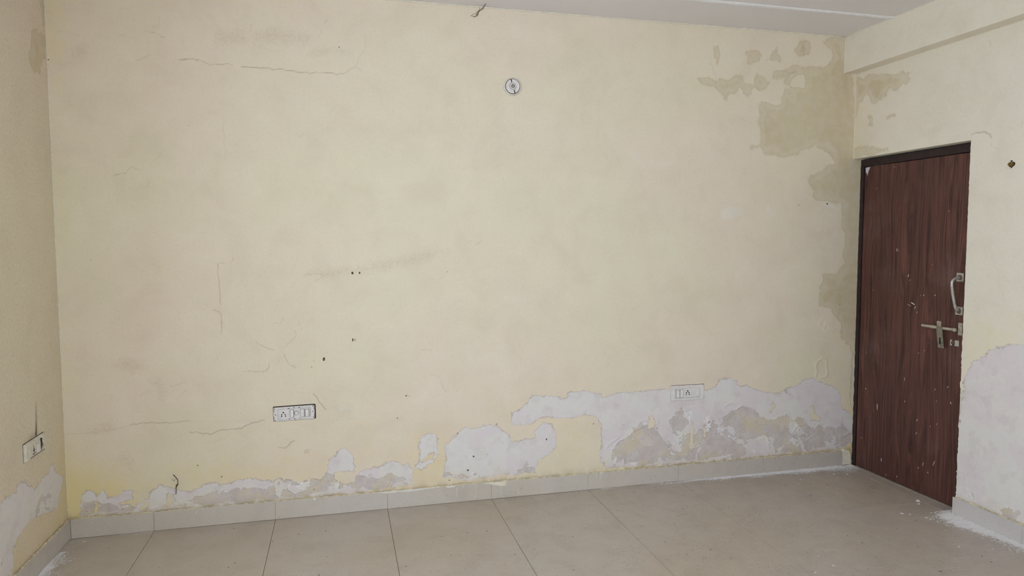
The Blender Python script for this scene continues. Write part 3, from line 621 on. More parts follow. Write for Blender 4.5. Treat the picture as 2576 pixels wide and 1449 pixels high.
# floor ------------------------------------------------------------------
X0, G = .3986, .0010                             # first joint, half a joint
xs = [-.03]+[X0+.6*i for i in range(8)]+[4.85]
ys = [.03, -.0755]+[-.679-.6*i for i in range(3)]
floor = props(box_obj('floor', -.05, 4.87, YF-.2, .05, -.15, -.0028, M['grout']), kind='structure')
full = None
for j in range(len(ys)-1):
    for i in range(len(xs)-1):
        x0, x1, y1, y0 = xs[i]+G, xs[i+1]-G, ys[j]-G, ys[j+1]+G
        w_, d_ = x1-x0, y1-y0
        bm = bmesh.new(); box(bm, -w_/2, w_/2, -d_/2, d_/2, -.008, 0, .0008)
        if abs(w_-.6+2*G) < 1e-6 and abs(d_-.6+2*G) < 1e-6:
            if full is None:
                o = from_bm('tile', bm, M['tile'], floor); full = o.data
            else:
                bm.free(); o = link('tile', full, None, floor)
        else: o = from_bm('tile', bm, M['tile'], floor)
        o.location = ((x0+x1)/2, (y0+y1)/2, random.uniform(-.0004, .0002))
        o.rotation_euler = (random.uniform(-.0004, .0004), random.uniform(-.0004, .0004), 0)
yr = ys[-1]
bm = bmesh.new(); box(bm, -.03, 4.85, YF-.1, yr-G, -.008, 0)
props(from_bm('tiled_floor_behind_camera', bm, M['tile'], floor), kind='structure')

# skirtings ----------------------------------------------------------------
HS, T = .100, .012
def bead(name, parent, pts, r, mat):
    bm = bmesh.new(); P = []; R = []
    for p in pts:
        P.append((p[0]+random.uniform(-.0012, .0012), p[1]+random.uniform(-.0012, .0012), p[2]+random.uniform(-.0016, .0016))); R.append(r*random.uniform(.45, 1.35))
    tube(bm, P, R, 6); return from_bm(name, bm, mat, parent, True)
bb = props(box_obj('baseboard_back', 0, 4.598, -.006, .004, 0, HS-.001, M['mortar']), kind='structure')
ends = [T+.001]+[X0+.6*i for i in range(7)]+[4.600]
for a, b in zip(ends, ends[1:]):
    box_obj('skirting_tile', a+.0004, b-.0004, -T+random.uniform(-.0004, .0004), -.005, .0012, HS+random.uniform(-.0008, .0008), M['skirt'], bb, .0012)
bead('mortar_bead', bb, [(x, -.006, HS+.001) for x in np.arange(.012, 4.60, .012)], .0042, M['mortar'])
bl = props(box_obj('baseboard_left', -.004, .006, YF, -.006, 0, HS-.001, M['mortar']), kind='structure')
for a, b in ((-.52, -T-.001), (-1.12, -.52), (-1.72, -1.12), (YF, -1.72)):
    box_obj('skirting_tile', .005, T, a+.0004, b-.0004, .0012, HS+random.uniform(-.0006, .0006), M['skirt'], bl, .0012)
bead('mortar_bead', bl, [(.005, y, HS+.001) for y in np.arange(-1.3, -.005, .012)], .005, M['mortar'])
br = props(box_obj('baseboard_right', W-.006, W+.004, YF, OP_Y-.002, 0, .094, M['mortar']), kind='structure')
for a, b in ((-1.252, OP_Y+.011), (-1.85, -1.252), (-2.45, -1.85), (YF, -2.45)):
    box_obj('skirting_tile', W-T, W-.005, a+.0004, b-.0004, .0012, .095+random.uniform(-.0006, .0006), M['skirt_dusty'], br, .0012)
bead('mortar_bead', br, [(W-.005, y, .0965) for y in np.arange(-1.9, OP_Y-.01, .012)], .0045, M['mortar'])
# paint runs and a smear on the back skirting
def drip(x, z1, z0, wd, mat):
    bm = bmesh.new(); n = 6; y = -T-.0005
    P = [(x+.0006*math.sin(i*2.1+x*50), y, z1+(z0-z1)*i/n) for i in range(n+1)]
    tube(bm, P, [wd*.5]*n+[wd*.75], 6); return from_bm('paint_drip', bm, mat, bb, True)
for x, z1, z0, wd, mt in ((1.995, .087, .025, .0035, 'cream_drip'), (2.108, .101, .012, .004, 'cream_drip'), (2.257, .092, .018, .0038, 'cream_drip'), (2.362, .054, .014, .003, 'cream_drip'),
                          (2.851, .100, .071, .003, 'white_drip'), (2.880, .097, .056, .0035, 'white_drip'), (1.285, .101, .073, .0035, 'cream_drip'), (.603, .095, .067, .003, 'white_drip'), (2.03, .098, .085, .003, 'cream_drip'), (2.47, .08, .072, .004, 'white_drip')):
    drip(x, z1, z0, wd, M[mt])
def flat_patch(name, pts, y, mat, parent):
    return slab_obj(name, pts, y+.0006, y-.0003, mat, parent, .001)
flat_patch('paint_smear', [(2.150, .1005), (2.180, .094), (2.215, .082), (2.262, .073), (2.292, .074), (2.275, .082), (2.295, .087), (2.280, .093), (2.296, .100)], -T-.0005, M['cream_drip'], bb)
flat_patch('paint_smear', [(1.93, .1005), (1.94, .090), (1.975, .092), (1.99, .1005)], -T-.0005, M['white_drip'], bb)
flat_patch('paint_smear', [(1.55, .1005), (1.60, .089), (1.66, .093), (1.72, .088), (1.80, .095), (1.90, .1005)], -T-.0005, M['white_drip'], bb)
flat_patch('paint_smear', [(2.868, .1005), (2.872, .094), (2.892, .095), (2.90, .1005)], -T-.0005, M['white_drip'], bb)
flat_patch('paint_smear', [(1.195, .1005), (1.205, .085), (1.214, .1005)], -T-.0005, M['white_drip'], bb)
# lump of cream mortar filling the end of the back skirting by the door
bm = bmesh.new()
P = [(4.602, 0), (4.604, .098), (4.615, .112), (4.64, .104), (4.66, .10), (4.676, .06), (4.680, .0)]
slab(bm, P, .002, -.006, .004)
from_bm('mortar_fillet', bm, M['cream_drip'], bb)

# ------------------------------------------------------------------ door
door = props(empty('door_1', (DOOR_X, -.43, 0)), kind='structure')
def dbox(name, x0, x1, y0, y1, z0, z1, mat, parent, bev=0, seg=1):
    """box given in room coordinates, put under the door (or under a part of it)"""
    o = box_obj(name, x0-DOOR_X, x1-DOOR_X, y0+.43, y1+.43, z0, z1, mat, parent, bev, seg); return o
FX = DOOR_X-.006
LZ = 1.984                                       # top of the leaf
dbox('frame_head', FX, DOOR_X+.06, OP_Y+.001, -.0005, LZ, OP_Z-.006, M['frame'], door, .003)
def jamb(y0, y1, rough):
    bm = bmesh.new(); n = 90
    def e(z): return random.uniform(-1, 1)*(.0045 if z < .9 else .0014)*rough
    z = np.linspace(0, LZ, n); L = []
    for zz in z:
        o = e(zz)
        L.append([bm.verts.new((FX-DOOR_X, y0+.43, zz)), bm.verts.new((FX-DOOR_X, y1+.43+o, zz)), bm.verts.new((.06, y1+.43, zz)), bm.verts.new((.06, y0+.43, zz))])
    for a, b in zip(L, L[1:]):
        for i in range(4): bm.faces.new((a[i], a[(i+1) % 4], b[(i+1) % 4], b[i]))
    bm.faces.new(L[0]); bm.faces.new(list(reversed(L[-1])))
    return from_bm('frame_jamb', bm, M['frame'], door)
jamb(-.030, -.001, 1); jamb(OP_Y+.001, OP_Y+.040, 0)
leaf = dbox('door_leaf', DOOR_X, DOOR_X+.035, OP_Y+.042, -.0325, .006, LZ-.003, M['laminate'], door, .0015)
dbox('threshold', FX-.004, DOOR_X+.10, OP_Y+.002, -.002, -.004, .0015, M['threshold'], door)
# torn label in the leaf's top corner
bm = bmesh.new()
pts = [(-.0385, 1.976), (-.079, 1.979), (-.073, 1.968), (-.066, 1.955), (-.062, 1.948), (-.060, 1.932), (-.053, 1.922), (-.055, 1.938), (-.049, 1.945), (-.046, 1.935), (-.041, 1.950)]
a = [bm.verts.new((-.0006, y+.43, z)) for y, z in pts]; b = [bm.verts.new((.0004, y+.43, z)) for y, z in pts]
for i in range(len(pts)): bm.faces.new((a[i], a[(i+1) % len(pts)], b[(i+1) % len(pts)], b[i]))
bm.faces.new(a); bm.faces.new(list(reversed(b)))
props(from_bm('torn_label', bm, M['paper'], leaf), 'torn white label scrap')
# larger flecks and a scratch on the leaf
def fleck(px, z, ln, wd, ang, mat='white_drip'):
    bm = bmesh.new(); c, s = math.cos(ang), math.sin(ang)
    P = [(-.0003, px+.43+s*ln*t, z+c*ln*t) for t in (-.5, -.2, .2, .5)]
    tube(bm, P, [wd*.12, wd*.35, wd*.5, wd*.25], 5); return from_bm('paint_fleck', bm, M[mat], leaf)
# pull handle
hd = props(empty('pull_handle', (0, 0, 0)), 'worn grey metal pull handle on the door'); hd.parent = leaf
def lbox(name, x0, x1, y0, y1, z0, z1, mat, parent, bev=.001): return dbox(name, x0, x1, y0, y1, z0, z1, mat, parent, bev)
lbox('top_plate', DOOR_X-.003, DOOR_X+.0005, -.797, -.752, 1.277, 1.325, M['steel'], hd)
lbox('bottom_plate', DOOR_X-.003, DOOR_X+.0005, -.799, -.753, 1.092, 1.138, M['steel'], hd)
bm = bmesh.new()
path = smooth_path([(.001, -.774, 1.298), (-.020, -.772, 1.297), (-.042, -.768, 1.283), (-.047, -.767, 1.262), (-.040, -.768, 1.215), (-.030, -.770, 1.165), (-.020, -.772, 1.130), (-.008, -.774, 1.118), (.001, -.775, 1.115)], 5)
tube(bm, [(p.x, p.y+.43, p.z) for p in path], [.0085]*len(path), 10)
from_bm('grip', bm, M['steel'], hd, True)
bm = bmesh.new(); lathe(bm, [(.013, -.0035), (.0125, -.0065), (.009, -.0075)], 0, 0, 14)
for zc, yc in ((1.300, -.774), (1.113, -.776)):
    me = None
    b2 = bmesh.new(); lathe(b2, [(.0145, 0), (.0135, .003), (.009, .0042)], 0, 0, 14)
    for vv in b2.verts: vv.co = Vector((-.0030-vv.co.y, yc+.43+vv.co.x, zc+vv.co.z))
    from_bm('rust_collar', b2, M['rust'], hd, True)
bm.free()
# sliding bolt
bo = props(empty('sliding_bolt', (0, 0, 0)), 'steel sliding bolt with hanging hasp'); bo.parent = leaf
bm = bmesh.new()
tube(bm, [(-.016, y+.43, 1.008) for y in (-.545, -.552, -.65, -.77, -.778)], [.007, .0085, .0085, .0085, .007], 10)
from_bm('bolt_rod', bm, M['olive_steel'], bo, True)
lbox('centre_bracket', DOOR_X-.0025, DOOR_X+.0005, -.662, -.634, .990, 1.043, M['olive_steel'], bo)
lbox('end_bracket', DOOR_X-.0025, DOOR_X+.0005, -.800, -.775, .980, 1.048, M['olive_steel'], bo)
for yc in (-.6215, -.765):
    bm = bmesh.new(); tube(bm, [(-.016, yc+.43-.008, 1.008), (-.016, yc+.43+.008, 1.008)], .0112, 12)
    from_bm('rod_collar', bm, M['olive_steel'], bo, True)
bm = bmesh.new()
hp = [(-.0105, 1.012), (-.0225, 1.016), (-.0262, 1.006), (-.0240, .985), (-.0175, .93), (-.0120, .893)]
for y0, y1 in ((-.693, -.652),):
    A_ = [bm.verts.new((x, y0+.43-.006*(i/5), z)) for i, (x, z) in enumerate(hp)]; B_ = [bm.verts.new((x, y1+.43-.006*(i/5), z)) for i, (x, z) in enumerate(hp)]
    for i in range(len(hp)-1): bm.faces.new((A_[i], A_[i+1], B_[i+1], B_[i]))
r = bmesh.ops.solidify(bm, geom=bm.faces[:], thickness=.0022)
from_bm('hasp', bm, M['olive_steel'], bo)
dbox('hasp_slot', DOOR_X-.0215, DOOR_X-.0165, -.6795, -.6725, .915, .955, M['black'], bo, .001)
for yc, zc in ((-.648, 1.034), (-.788, 1.036), (-.788, .991)):
    b2 = bmesh.new(); lathe(b2, [(.0058, 0), (.0052, .0024), (.003, .003)], 0, 0, 12)
    for vv in b2.verts: vv.co = Vector((-.0024-vv.co.y, yc+.43+vv.co.x, zc+vv.co.z))
    from_bm('screw_head', b2, M['chrome'], bo, True)
# small night-latch plates under the bolt
lt = props(empty('latch_plates', (0, 0, 0)), 'small bright plated latch pieces'); lt.parent = leaf
lbox('latch_plate', DOOR_X-.004, DOOR_X+.0005, -.741, -.728, .915, .949, M['chrome'], lt)
lbox('latch_plate', DOOR_X-.004, DOOR_X+.0005, -.785, -.758, .915, .949, M['chrome'], lt)
b2 = bmesh.new(); lathe(b2, [(.011, 0), (.011, .006), (.008, .008)], 0, 0, 14)
for vv in b2.verts: vv.co = Vector((-.0005-vv.co.y, -.748+.43+vv.co.x, .932+vv.co.z))
from_bm('latch_barrel', b2, M['rust'], lt, True)
for (y, z, ln, wd, an) in FLECKS: fleck(y, z, ln, wd, an)

# ------------------------------------------------------------------ switch and socket boards
def board(name, loc, rotz, label, tilt=0.):
    o = empty(name, loc, (0, tilt, rotz)); return props(o, label, 'socket board')
def part(name, pts, y0, y1, mat, parent, taper=0., label=None):
    o = slab_obj(name, pts, -y0, -y1, mat, parent, taper)
    if label: o['label'] = label
    return o
def rect(x0, x1, z0, z1, r=.0015): return rounded_outline(x0, x1, z0, z1, r, 3)
def hole(name, x, z, r, y, parent, r2=None): return part(name, disc_pts(x, z, r, 12, r2), y-.0012, y+.0002, M['black'], parent)
def socket(parent, x0, x1, z0, z1, y, pins, mat):
    s = part('socket', rect(x0, x1, z0, z1), y-.004, y, mat, parent, .0006)
    for x, z, r in pins: hole('pin_hole', x, z, r, y, s)
    return s
def switch(parent, x0, x1, z0, z1, y, rk, mat, deep=.0035):
    s = part('switch', rect(x0, x1, z0, z1), y-.004, y, mat, parent, .0006)
    a, b, c, d = rk
    part('rocker_gap', rect(a-.0012, b+.0014, c-.0012, d+.001), y-.002, y+.0002, M['gap'], s)
    bm = bmesh.new(); slab(bm, rect(a, b, c, d), -(y-.002), -(y+deep), .0008)
    for vv in bm.verts:                              # the rocker leans: its lower end stands proud
        if vv.co.y < -(y+.001): vv.co.y += .0022*(vv.co.z-c)/(d-c)
    from_bm('rocker', bm, M['rocker'], s)
    return s

# uncovered board, back wall left
b1 = board('socket_board', (1.1085, 0, .5785), 0, 'white socket and switch frame without cover, bare screw holes, dark gap around it', -.014)
def L1(x, y): return ((x-955)*.171/1000, -(y-(712-.062*(x-955)))*.171/1000)
part('gap_shade_plate', rounded_outline(-.1095, .1125, -.0402, .0425, .007, 4), -.004, .0006, M['gap'], b1, 0, 'dark plate painted as shade in the gap around the frame')  # proud dark plate, painted shade instead of a sunk recess
part('mounting_frame', rounded_outline(-.1085, .1065, -.0392, .0375, .008, 4), -.002, .0035, M['plate'], b1, .0012)
Y1 = .0035
for cx, cz in ((362, 583), (1527, 492), (375, 942), (1540, 848), (383, 762), (1520, 670), (947, 530), (962, 902)):
    x, z = L1(cx, cz); hole('screw_hole', x, z, .0027, Y1, b1)
for cx, cz in ((788, 560), (1110, 537), (803, 902), (1123, 878)):
    x, z = L1(cx, cz); part('clip_slot', rect(x-.0045, x+.0045, z-.0014, z+.0014, .0005), Y1-.001, Y1+.0002, M['black'], b1)
for x, z0, z1 in ((-.1045, .010, .026), (-.1045, -.03, -.012), (.1035, .01, .026), (.1035, -.028, -.01)):
    part('clip_slot', rect(x-.001, x+.001, z0, z1, .0004), Y1-.001, Y1+.0002, M['black'], b1)
part('bay_edge', rect(-.0845, .0840, -.0300, .0262, .001), Y1-.001, Y1+.0004, M['gap'], b1)
part('bay', rect(-.0835, .0825, -.0292, .0255, .001), Y1-.001, Y1+.0012, M['plate'], b1)
YM = Y1+.0035
pins = [L1(628, 690)+(.0042,), L1(580, 757)+(.0034,), L1(678, 748)+(.0034,), L1(575, 810)+(.0034,), L1(688, 803)+(.0034,)]
socket(b1, -.0805, -.0300, -.0265, .0235, YM, pins, M['plate'])
switch(b1, -.0272, -.0020, -.0265, .0235, YM, (-.0220, -.0032, -.0215, .0195), M['plate'])
rg = part('regulator', rect(-.0010, .0262, -.0265, .0235), YM-.004, YM, M['plate'], b1, .0006)
part('knob_ring', disc_pts(.0118, -.0005, .0122, 24), YM-.001, YM+.0004, M['burn'], rg)
bm = bmesh.new(); lathe(bm, [(.0105, -YM+.001), (.0104, -YM-.003), (.0085, -YM-.0042)], .0122, -.0010, 24); from_bm('knob', bm, M['rocker'], rg, True)
switch(b1, .0275, .0535, -.0265, .0235, YM, (.0330, .0520, -.0215, .0185), M['plate'])
switch(b1, .0545, .0800, -.0265, .0235, YM, (.0575, .0760, -.0215, .0175), M['plate'])

# covered board, back wall right
b2o = board('socket_board', (3.4555, 0, .5600), 0, 'white cover plate board with two switches, socket and blanks, on peeled wall', .000)
def L2(x, y): return ((x-1270)*.194/1000, -(y-(825-.047*(x-1270)))*.188/1000)
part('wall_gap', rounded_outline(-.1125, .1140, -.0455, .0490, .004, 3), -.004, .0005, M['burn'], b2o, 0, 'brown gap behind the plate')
bm = bmesh.new()
slab(bm, rounded_outline(-.1125, .1125, -.0480, .0475, .004, 4), .002, -.0085, .003)
from_bm('cover_plate', bm, M['plate'], b2o)
Y2 = .0085
part('bay_edge', rect(-.0845, .0840, -.0325, .0295, .001), Y2-.002, Y2+.0003, M['gap'], b2o)
part('bay', rect(-.0830, .0828, -.0310, .0290, .001), Y2-.002, Y2+.0006, M['plate'], b2o)
YN = Y2+.002
switch(b2o, -.0818, -.0568, -.0290, .0275, YN, (-.0790, -.0592, -.0260, .0210), M['plate'], .005)
switch(b2o, -.0562, -.0300, -.0290, .0275, YN, (-.0545, -.0340, -.0260, .0210), M['plate'], .005)
pins = [L2(1265, 762)+(.0046,), L2(1221, 823)+(.0038,), L2(1305, 820)+(.0038,), L2(1215, 880)+(.0038,), L2(1319, 878)+(.0038,)]
socket(b2o, -.0290, .0265, -.0290, .0275, YN, pins, M['plate'])
part('blank', rect(.0290, .0545, -.0285, .0275), YN-.004, YN-.0008, M['plate'], b2o, .0005)
part('blank', rect(.0555, .0815, -.0285, .0275), YN-.004, YN-.0008, M['plate'], b2o, .0005)

# scorched board, left wall
b3 = board('socket_board', (0, -.357, .5765), math.radians(90), 'yellowed socket board with black scorch marks below the soot streak, beside the wall corner')
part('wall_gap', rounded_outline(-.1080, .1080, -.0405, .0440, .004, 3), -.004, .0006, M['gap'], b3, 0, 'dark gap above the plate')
bm = bmesh.new(); slab(bm, rounded_outline(-.1065, .1065, -.0415, .0415, .005, 4), .002, -.0125, .006); from_bm('cover_plate', bm, M['plate_dirty'], b3)
Y3 = .0125
part('bay_edge', rect(-.0670, .0850, -.0330, -.0295, .0008), Y3-.002, Y3+.0003, M['gap'], b3)
part('bay', rect(-.0780, .0840, -.0295, .0290, .001), Y3-.002, Y3+.0006, M['plate_dirty'], b3)
YS = Y3+.002
s3 = socket(b3, -.0680, -.0130, -.0275, .0270, YS, [(-.0385, -.0195, .005), (-.0265, -.0150, .004), (-.0385, -.004, .0038), (-.0270, -.0020, .0035)], M['plate_dirty'])
props(part('burn_mark', [(-.0375, .024), (-.0345, .016), (-.0320, .012), (-.0305, .002), (-.0300, -.010), (-.0330, -.013), (-.0365, -.009), (-.0375, .004), (-.0365, .014)], YS-.001, YS+.0003, M['burn'], s3), 'brown burn')
switch(b3, -.0110, .0240, -.0275, .0270, YS, (-.0060, .0180, -.0250, .0160), M['plate_dirty'], .0045)
bl3 = part('blank', rect(.0260, .0820, -.0275, .0270), YS-.004, YS, M['plate_dirty'], b3, .0005)
props(part('scorch_mark', [(.0375, .0290), (.0480, .0310), (.0570, .0270), (.0540, .0180), (.0560, .0080), (.0550, -.002), (.0500, -.012), (.0480, -.024), (.0430, -.0255), (.0410, -.016), (.0385, -.004), (.0400, .010), (.0370, .020)], YS-.001, YS+.0004, M['scorch'], bl3), 'black scorch')
part('scorch_mark', [(.0600, .0060), (.0640, .0050), (.0650, -.006), (.0610, -.0190), (.0580, -.0185), (.0595, -.006)], YS-.001, YS+.0004, M['scorch'], bl3)

# ------------------------------------------------------------------ round lamp holder plate high on the back wall
rl = props(empty('lamp_holder', (2.332, 0, 2.381)), 'round white batten lamp holder high on the back wall', 'lamp holder')
bm = bmesh.new(); lathe(bm, [(.0525, .002), (.0530, -.004), (.0500, -.008), (.0440, -.009)]); from_bm('base_ring', bm, M['plate_dirty'], rl, True)
part('shadow_ring', disc_pts(0, 0, .0437, 36), .006, .0093, M['burn'], rl)  # brown disc painted as the shadow between base ring and inner disc
bm = bmesh.new(); lathe(bm, [(.0405, -.006), (.0400, -.014), (.0365, -.0155), (.0345, -.0148), (.0200, -.0150)]); from_bm('inner_disc', bm, M['plate'], rl, True)
part('hub_gap', disc_pts(0, 0, .0200, 30), .010, .0152, M['gap'], rl)
bm = bmesh.new(); lathe(bm, [(.0185, -.012), (.0180, -.0185), (.0135, -.0200), (.0125, -.0178)]); hb = from_bm('hub', bm, M['plate'], rl, True)
part('hub_well', disc_pts(0, 0, .0132, 24), .016, .0183, M['steel'], hb)
for i in range(6):
    a = math.radians(i*60+30); hole('vent_hole', .0072*math.cos(a), .0072*math.sin(a), .0026, .0184, hb)
for x, z, a in ((-.0085, .0295, 14), (.0098, -.0300, 12)):
    c, s_ = math.cos(math.radians(a)), math.sin(math.radians(a))
    pts = [(x+c*p-(-s_)*q*1, z+(-s_)*p*0+q*c+s_*0) for p, q in ((-.0024, -.008), (.0024, -.008), (.0024, .008), (-.0024, .008))]
    pts = [(x+p*c-q*s_*1.0, z+q*c+p*s_) for p, q in ((-.0024, -.0085), (.0024, -.0085), (.0026, .0085), (-.0026, .0085))]
    part('bayonet_slot', pts, .0140, .0161, M['black'], rl)

# ------------------------------------------------------------------ heart-shaped hook on the right wall
hk = props(empty('wall_ornament', (W, -1.098, 1.8815), (0, 0, math.radians(-90))), 'small brown and gold heart-shaped hook base right of the door', 'hook')
def heart(s, n=28):
    P = []
    for i in range(n):
        t = 2*math.pi*i/n
        P.append((s*16*math.sin(t)**3*1.02, s*(13*math.cos(t)-3.2*math.cos(2*t)-2*math.cos(3*t)-math.cos(4*t))))
    return P
part('back_plate', heart(.00122), -.001, .004, M['brass_dark'], hk, .0015)
part('face', heart(.00098), .002, .0065, M['brass'], hk, .002)
for k_, (x, z, w_, a) in enumerate(((-.004, .004, .010, .5), (.003, -.002, .011, .45), (-.001, -.009, .008, .6))):
    bm = bmesh.new(); tube(bm, [(x-w_/2*math.cos(a), -.0062, z-w_/2*math.sin(a)), (x, -.0072, z), (x+w_/2*math.cos(a), -.0062, z+w_/2*math.sin(a))], .0011, 6); from_bm('raised_vein', bm, M['brass_dark'], hk, True)
part('nub', disc_pts(.001, .0178, .0038, 12), -.001, .005, M['brass_dark'], hk)

# ------------------------------------------------------------------ cobweb, dried strand, wall plugs
def strands(name, lists, mat, label, cat, kindn=None):
    o = None
    for nm, P, r in lists:
        bm = bmesh.new(); Q = smooth_path(P, 5) if len(P) > 2 else [Vector(p) for p in P]
        rr = [r*random.uniform(.7, 1.25) for _ in Q]; rr[0] *= .5; rr[-1] *= .4
        tube(bm, Q, rr, 6)
        if o is None: o = props(from_bm(name, bm, mat, None, True), label, cat)
        else: from_bm(nm, bm, mat, o, True)
    return o
def cw(x, y): return (2.1085+(x-700)*.0000960*1.0, -.004, 2.7530+(1020-y)*.0000960)
strands('cobweb', [
 ('thread', [(2.170, -.060, H-.002), (2.166, -.030, H-.003), (2.163, -.010, H-.010), cw(1280, 490), cw(1210, 570), cw(1130, 620), cw(1050, 690), cw(970, 800), cw(960, 890), cw(910, 960), cw(760, 1030), cw(700, 1020)], .0021),
 ('thread', [cw(1070, 640), cw(960, 720), cw(890, 830), cw(870, 930), cw(880, 975)], .0013),
 ('thread', [cw(1060, 480), cw(1075, 560), cw(1060, 660)], .0010),
 ('thread', [cw(870, 830), cw(740, 870), cw(640, 940), cw(545, 1000), cw(640, 1010), cw(720, 1025)], .0007),
], M['web'], 'dusty cobweb strand hanging where ceiling meets the back wall', 'cobweb')
def dr(x, y): return (.4965+(x-580)*.0001520, -.0035, .2915-(y-370)*.000152)
strands('dried_strand', [
 ('twig', [dr(575, 370), dr(620, 430), dr(680, 520), dr(720, 600), dr(715, 700), dr(680, 770), dr(665, 850), dr(655, 960), dr(640, 1090)], .0019),
 ('twig', [dr(520, 520), dr(600, 605), dr(625, 560), dr(660, 545)], .0008),
 ('twig', [dr(640, 830), dr(615, 900), dr(610, 940)], .0007),
 ('knot', [dr(715, 720), dr(680, 775), dr(660, 800)], .0036),
 ('knot', [dr(565, 1085), dr(605, 1060)], .0022),
 ('twig', [dr(580, 1130), dr(600, 1240), dr(640, 1320)], .0006),
], M['mud'], 'thin brown dried strand stuck low on the back wall near the left corner', 'strand')
for (x, z, r, sx, lab) in PLUGS:
    o = empty('wall_plug', (x, 0, z)); props(o, lab, 'wall plug', None, 'wall plugs in the back wall')
    part('plug_rim', disc_pts(0, 0, r*sx, 10, r), -.002, .0012, M['plug'], o, .0006)
    part('plug_bore', disc_pts(.0006, .0012, r*.5*sx, 8, r*.55), 0, .0014, M['black'], o)
ch = props(empty('chipped_hole', (1.2690, 0, .8650)), 'dark chipped nail hole above the uncovered socket frame', 'hole')
part('crater', [(-.006, .002), (-.004, .008), (.001, .011), (.006, .008), (.0065, 0), (.003, -.007), (-.002, -.010), (-.0065, -.005)], -.002, .0006, M['gap'], ch, .0004)
part('crumb', [(-.002, .002), (.001, .004), (.002, 0), (-.001, -.003)], 0, .0016, M['mortar'], ch, .0004)

# ------------------------------------------------------------------ fallen limewash on the floor
def chip_mesh(bm, x, y, s, th, lift=0.):
    n = random.choice((4, 5, 5, 6)); a0 = random.uniform(0, 6.28); el = random.uniform(.45, 1)
    ca, sa = math.cos(a0), math.sin(a0); top = []; bot = []
    tx, ty = random.uniform(-.25, .25), random.uniform(-.25, .25)
    for i in range(n):
        a = 2*math.pi*i/n+random.uniform(-.3, .3); rr = s*random.uniform(.65, 1.15)
        px, py = rr*math.cos(a), rr*el*math.sin(a); qx, qy = px*ca-py*sa, px*sa+py*ca
        z = lift+.0002+max(0, tx*qx+ty*qy)
        bot.append(bm.verts.new((x+qx, y+qy, z))); top.append(bm.verts.new((x+qx*.9, y+qy*.9, z+th)))
    for i in range(n): bm.faces.new((bot[i], bot[(i+1) % n], top[(i+1) % n], top[i]))
    bm.faces.new(top); bm.faces.new(list(reversed(bot)))
def mound(bm, place, L, wid, n):
    """low uneven drift of powder: place(s,d) maps run and distance from the skirting to x,y"""
    m_ = 14; rows = []
    for i in range(n+1):
        s = L*i/n; w_ = max(.001, wid(s)*random.uniform(.55, 1.25)); r_ = []
        for j in range(m_+1):
            d = w_*j/m_*random.uniform(.97, 1.03); x, y = place(s, d)
            hh = .0042*min(1, w_/.03)*(1-(j/m_)**1.3)*random.uniform(.35, 1.3)
            r_.append(bm.verts.new((x, y, hh if j < m_ else -.0006)))
        rows.append(r_)
    for a, c in zip(rows, rows[1:]):
        for j in range(m_): bm.faces.new((a[j], a[j+1], c[j+1], c[j]))
def debris(name, gen, n, label, smin=.0012, smax=.0042, md=None):
    bm = bmesh.new()
    if md: mound(bm, *md)
    for _ in range(n):
        x, y = gen(); s = smin+(smax-smin)*random.random()**2.6
        chip_mesh(bm, x, y, s, random.uniform(.0004, .0014), random.choice((0, 0, 0, .0008)))
    return props(from_bm(name, bm, M['powder']), label, 'debris', 'stuff')
def tri(): return abs(random.gauss(0, 1))
def g_back():
    t = random.random()**.62; x = 3.17+1.50*t
    wd = .012+.030*max(0, (t-.25))/.75+.006*math.sin(x*21)
    return min(x, 4.675), -T-.002-min(tri()*max(wd, .006), .16)
debris('plaster_debris', g_back, 6500, 'white powdery plaster debris along the back skirting by the door', .0012, .0042,
       (lambda s, d: (3.45+s, -T-.0005-d), 1.225, lambda s: .004+.030*max(0, math.sin(s*9)*.25+min(1, s/.5))*(1+.25*math.sin(s*31)), 260))
def g_jamb():
    if random.random() < .72:
        y = -.86-random.random()**1.2*.55; off = abs(random.gauss(0, .055))*(1.25 if y > -1.05 else .8)
        return W-T-.003-off, y
    return 4.66-abs(random.gauss(0, .055)), -.80-abs(random.gauss(0, .07))-.01
debris('plaster_debris', g_jamb, 5600, 'white powdery plaster debris at the foot of the right skirting', .0012, .0046,
       (lambda s, d: (W-T-.0005-d, -.84-s), .60, lambda s: .012+.085*math.exp(-((s-.12)/.16)**2)+.03*(s < .5), 150))
def g_left():
    y = -.17-random.random()*.40; return T+.002+abs(random.gauss(0, .030))*(1+.4*math.sin(y*40)), y
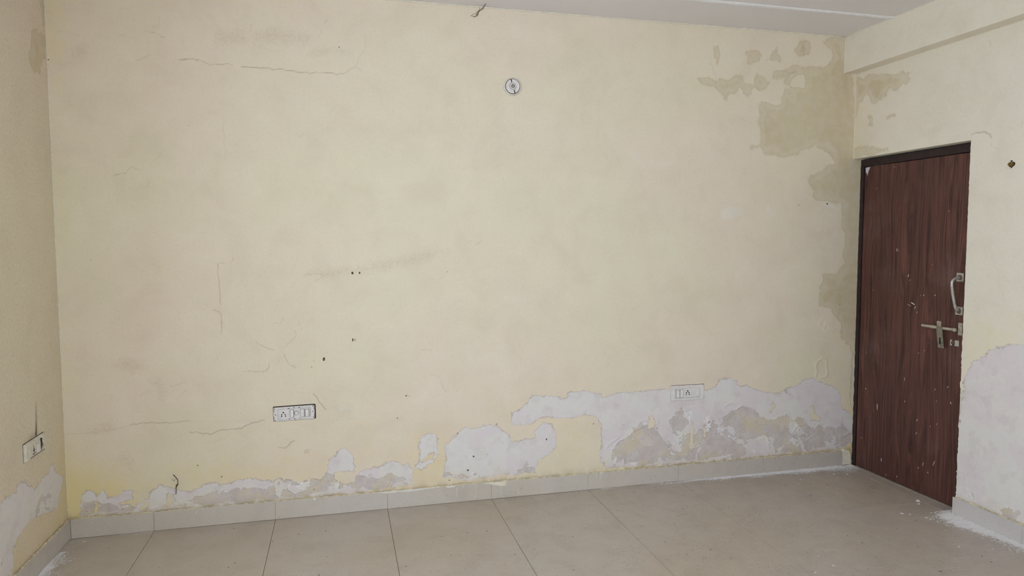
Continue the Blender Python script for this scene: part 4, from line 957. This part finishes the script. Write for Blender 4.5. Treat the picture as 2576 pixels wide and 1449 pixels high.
debris('plaster_debris', g_left, 1500, 'white powdery plaster debris along the left skirting', .0012, .0048,
       (lambda s, d: (T+.0005+d, -.20-s), .36, lambda s: .006+.03*math.sin(min(1, s/.3)*3.0)**2*(1+.4*math.sin(s*60)), 90))
def g_bits():
    c = random.choice(((.345, .030), (.345, .030), (.27, .04), (2.918, .03), (2.918, .02), (2.80, .08), (3.03, .05)))
    return c[0]+random.gauss(0, c[1]), -T-.002-abs(random.gauss(0, .006))
debris('plaster_debris', g_bits, 420, 'small crumbs of white plaster dotted along the middle of the back skirting', .001, .0034)
for i, (x, y, s, lab) in enumerate(CHIPS):
    bm = bmesh.new(); chip_mesh(bm, 0, 0, s, .0012)
    o = from_bm('plaster_flake', bm, M['powder']); o.location = (x, y, 0)
    props(o, lab, 'flake', None, 'loose plaster flakes on the floor tiles')

# ------------------------------------------------------------------ curled flakes still clinging to the crumbling plaster
bm = bmesh.new()
poly = CRUMB_BACK[0]
P_ = [(np.array([[x/1000]]), np.array([[z/1000]])) for x, z in [(random.uniform(2.92, 4.66), random.uniform(.11, .46)) for _ in range(1700)]]
n_ = 0
for X_, Z_ in P_:
    if not inside(X_, Z_, poly)[0, 0]: continue
    x, z = float(X_[0, 0]), float(Z_[0, 0])
    if abs(x-3.455) < .12 and z > .5: continue
    s = .002+.007*random.random()**2; a0 = random.uniform(0, 6.28)
    hinge = Vector((math.cos(a0), 0, math.sin(a0))); outd = Vector((-math.sin(a0), 0, math.cos(a0)))
    lift = random.uniform(.15, .6); ln = s*random.uniform(1.2, 3.0)
    c0 = Vector((x, -.0006, z))
    A_ = [c0-hinge*ln/2, c0+hinge*ln*.5, c0+hinge*ln*.35+outd*s+Vector((0, -s*lift, 0)), c0-hinge*ln*.3+outd*s*.9+Vector((0, -s*lift*1.2, 0))]
    v0 = [bm.verts.new(q) for q in A_]; v1 = [bm.verts.new(q+Vector((0, -.0005, 0))+outd*.0002) for q in A_]
    for i in range(4): bm.faces.new((v0[i], v0[(i+1) % 4], v1[(i+1) % 4], v1[i]))
    bm.faces.new(v1); bm.faces.new(list(reversed(v0))); n_ += 1
props(from_bm('clinging_flakes', bm, M['powder'], bpy.data.objects['wall_back']), None, None, 'stuff')
